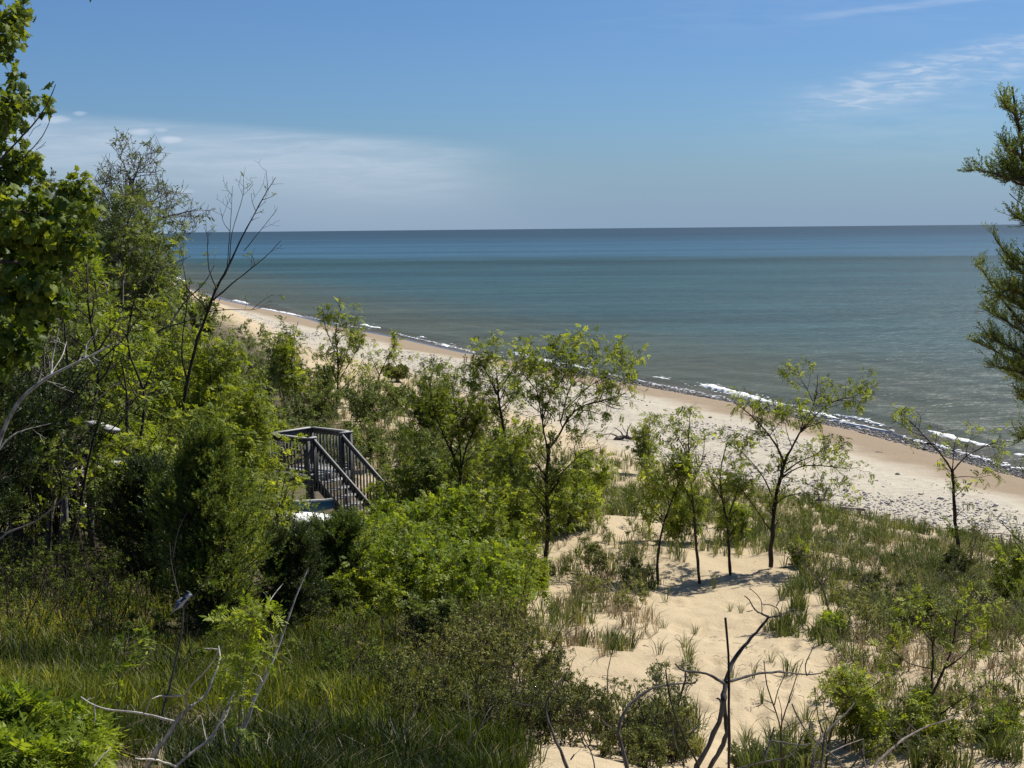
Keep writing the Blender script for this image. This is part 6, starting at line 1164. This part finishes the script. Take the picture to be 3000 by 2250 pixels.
for x_ in (2910, 2935, 2962, 2985):
    m = MB(); tubes(m, limb([(x_, 1640), (x_+2, 1600), (x_-2, 1566)], D, 0, 6)[None], np.full((1, 6), .022), 5); m.build('post', MBK['drift'], FR)
m = MB(); tubes(m, limb([(2880, 1564), (2910, 1562), (2935, 1563), (2962, 1569), (2985, 1571), (3020, 1578)], D, 0, 12)[None], np.full((1, 12), .016), 5); m.build('wire', MBK['drift'], FR)
# ------------------------------------------------------------ single grass tufts on the open sand
TU = [(1755, 1545, 'left tuft at the foot of the pale sand crest', .8), (1930, 1600, 'wispy tuft left of the leaning tree stem', .6), (1873, 1590, 'small thin tuft on the smooth upper sand', .5), (1855, 1612, 'tiny tuft at the top of the shaded sand', .45),
      (2335, 1790, 'big upright tuft right of the dead branch tips', 1.0), (2290, 1860, 'dark green tuft behind the fork of the dead branches', 1.0), (2405, 1895, 'tuft below the plant with broad leaves', .9), (2470, 1930, 'tuft leaning left on the sand right of the dead arm', .9),
      (2018, 1950, 'tuft standing on bare sand over the left dead arm', .8), (2005, 1895, 'thin tuft above the tuft on bare sand', .7), (2035, 1855, 'lone sprout on the open sand left of the upright stick', .55), (1945, 1845, 'sprout nearest the left border of the open sand', .55), (2258, 1945, 'small sprout between the upright stick and the right dead arm', .6),
      (2170, 1795, 'small sprout below the leaf shadows', .5), (2138, 1790, 'tiny sprout left of the small sprout below the shadows', .45), (1900, 1745, 'dark tuft under the leftmost leaning tree', .9), (1835, 1780, 'bushy tuft on the shaded left slope of the sand', .9), (1760, 1800, 'blue green tuft left of the open sand', 1.1), (1850, 1900, 'wide tuft at the left border of the open sand', 1.1),
      (2360, 2120, 'grey tuft behind the bare sapling', .8), (2560, 1890, 'thin tuft left of the flat topped small tree', .8), (2640, 1900, 'tuft beside the flat topped small tree', .9), (2185, 2180, 'tuft among the grey green low bush', .7), (2700, 1700, 'tall dark tuft in the right middle grass', 1.1)]
tm = []
for q in range(4):
    V, Fc = blade_tmpl(34, .5, .8, .0055, frg); m = MB(); m.add(V, Fc, np.clip(np.repeat(frg.normal(.42, .22, 34), 5), 0, 1)); tm.append(m.mesh('beach_grass_tuft', ML['marram']))
for k, (px_, py_, lb_, s_) in enumerate(TU):
    g = hit(px_, py_); o = bpy.data.objects.new('beach_grass_tuft', tm[k % 4]); C.objects.link(o); o.location = Vector(g-np.array([0, 0, .01])); s_ *= 1.05; o.scale = (s_, s_, s_*.95); o.rotation_euler = (0, 0, rng.uniform(0, 6)); tag(o, lb_, 'grass tuft', 'tufts of beach grass on the open sand')
# ------------------------------------------------------------ far coast
m = MB(); n = 160; xs = np.linspace(-5200, -3800, n); yc_ = np.full(n, 15500.0); hh = (28*smooth(-3800, -4050, xs)*(.45+.9*vnoise(xs*.012, xs*0, 3)))+.0
V = np.concatenate([np.c_[xs, yc_, -3+0*xs], np.c_[xs, yc_+120, hh], np.c_[xs, yc_+900, hh*.8], np.c_[xs, yc_+1200, -3+0*xs]]); Fc = [(r*n+i, r*n+i+1, (r+1)*n+i+1, (r+1)*n+i) for r in range(3) for i in range(n-1)]
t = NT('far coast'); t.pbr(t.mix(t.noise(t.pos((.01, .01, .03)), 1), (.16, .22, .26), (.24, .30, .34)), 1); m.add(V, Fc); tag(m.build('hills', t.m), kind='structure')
for o in bpy.data.objects:
    if o.type == 'MESH' and o.name.split('.')[0] in ('crown', 'foliage'): pass
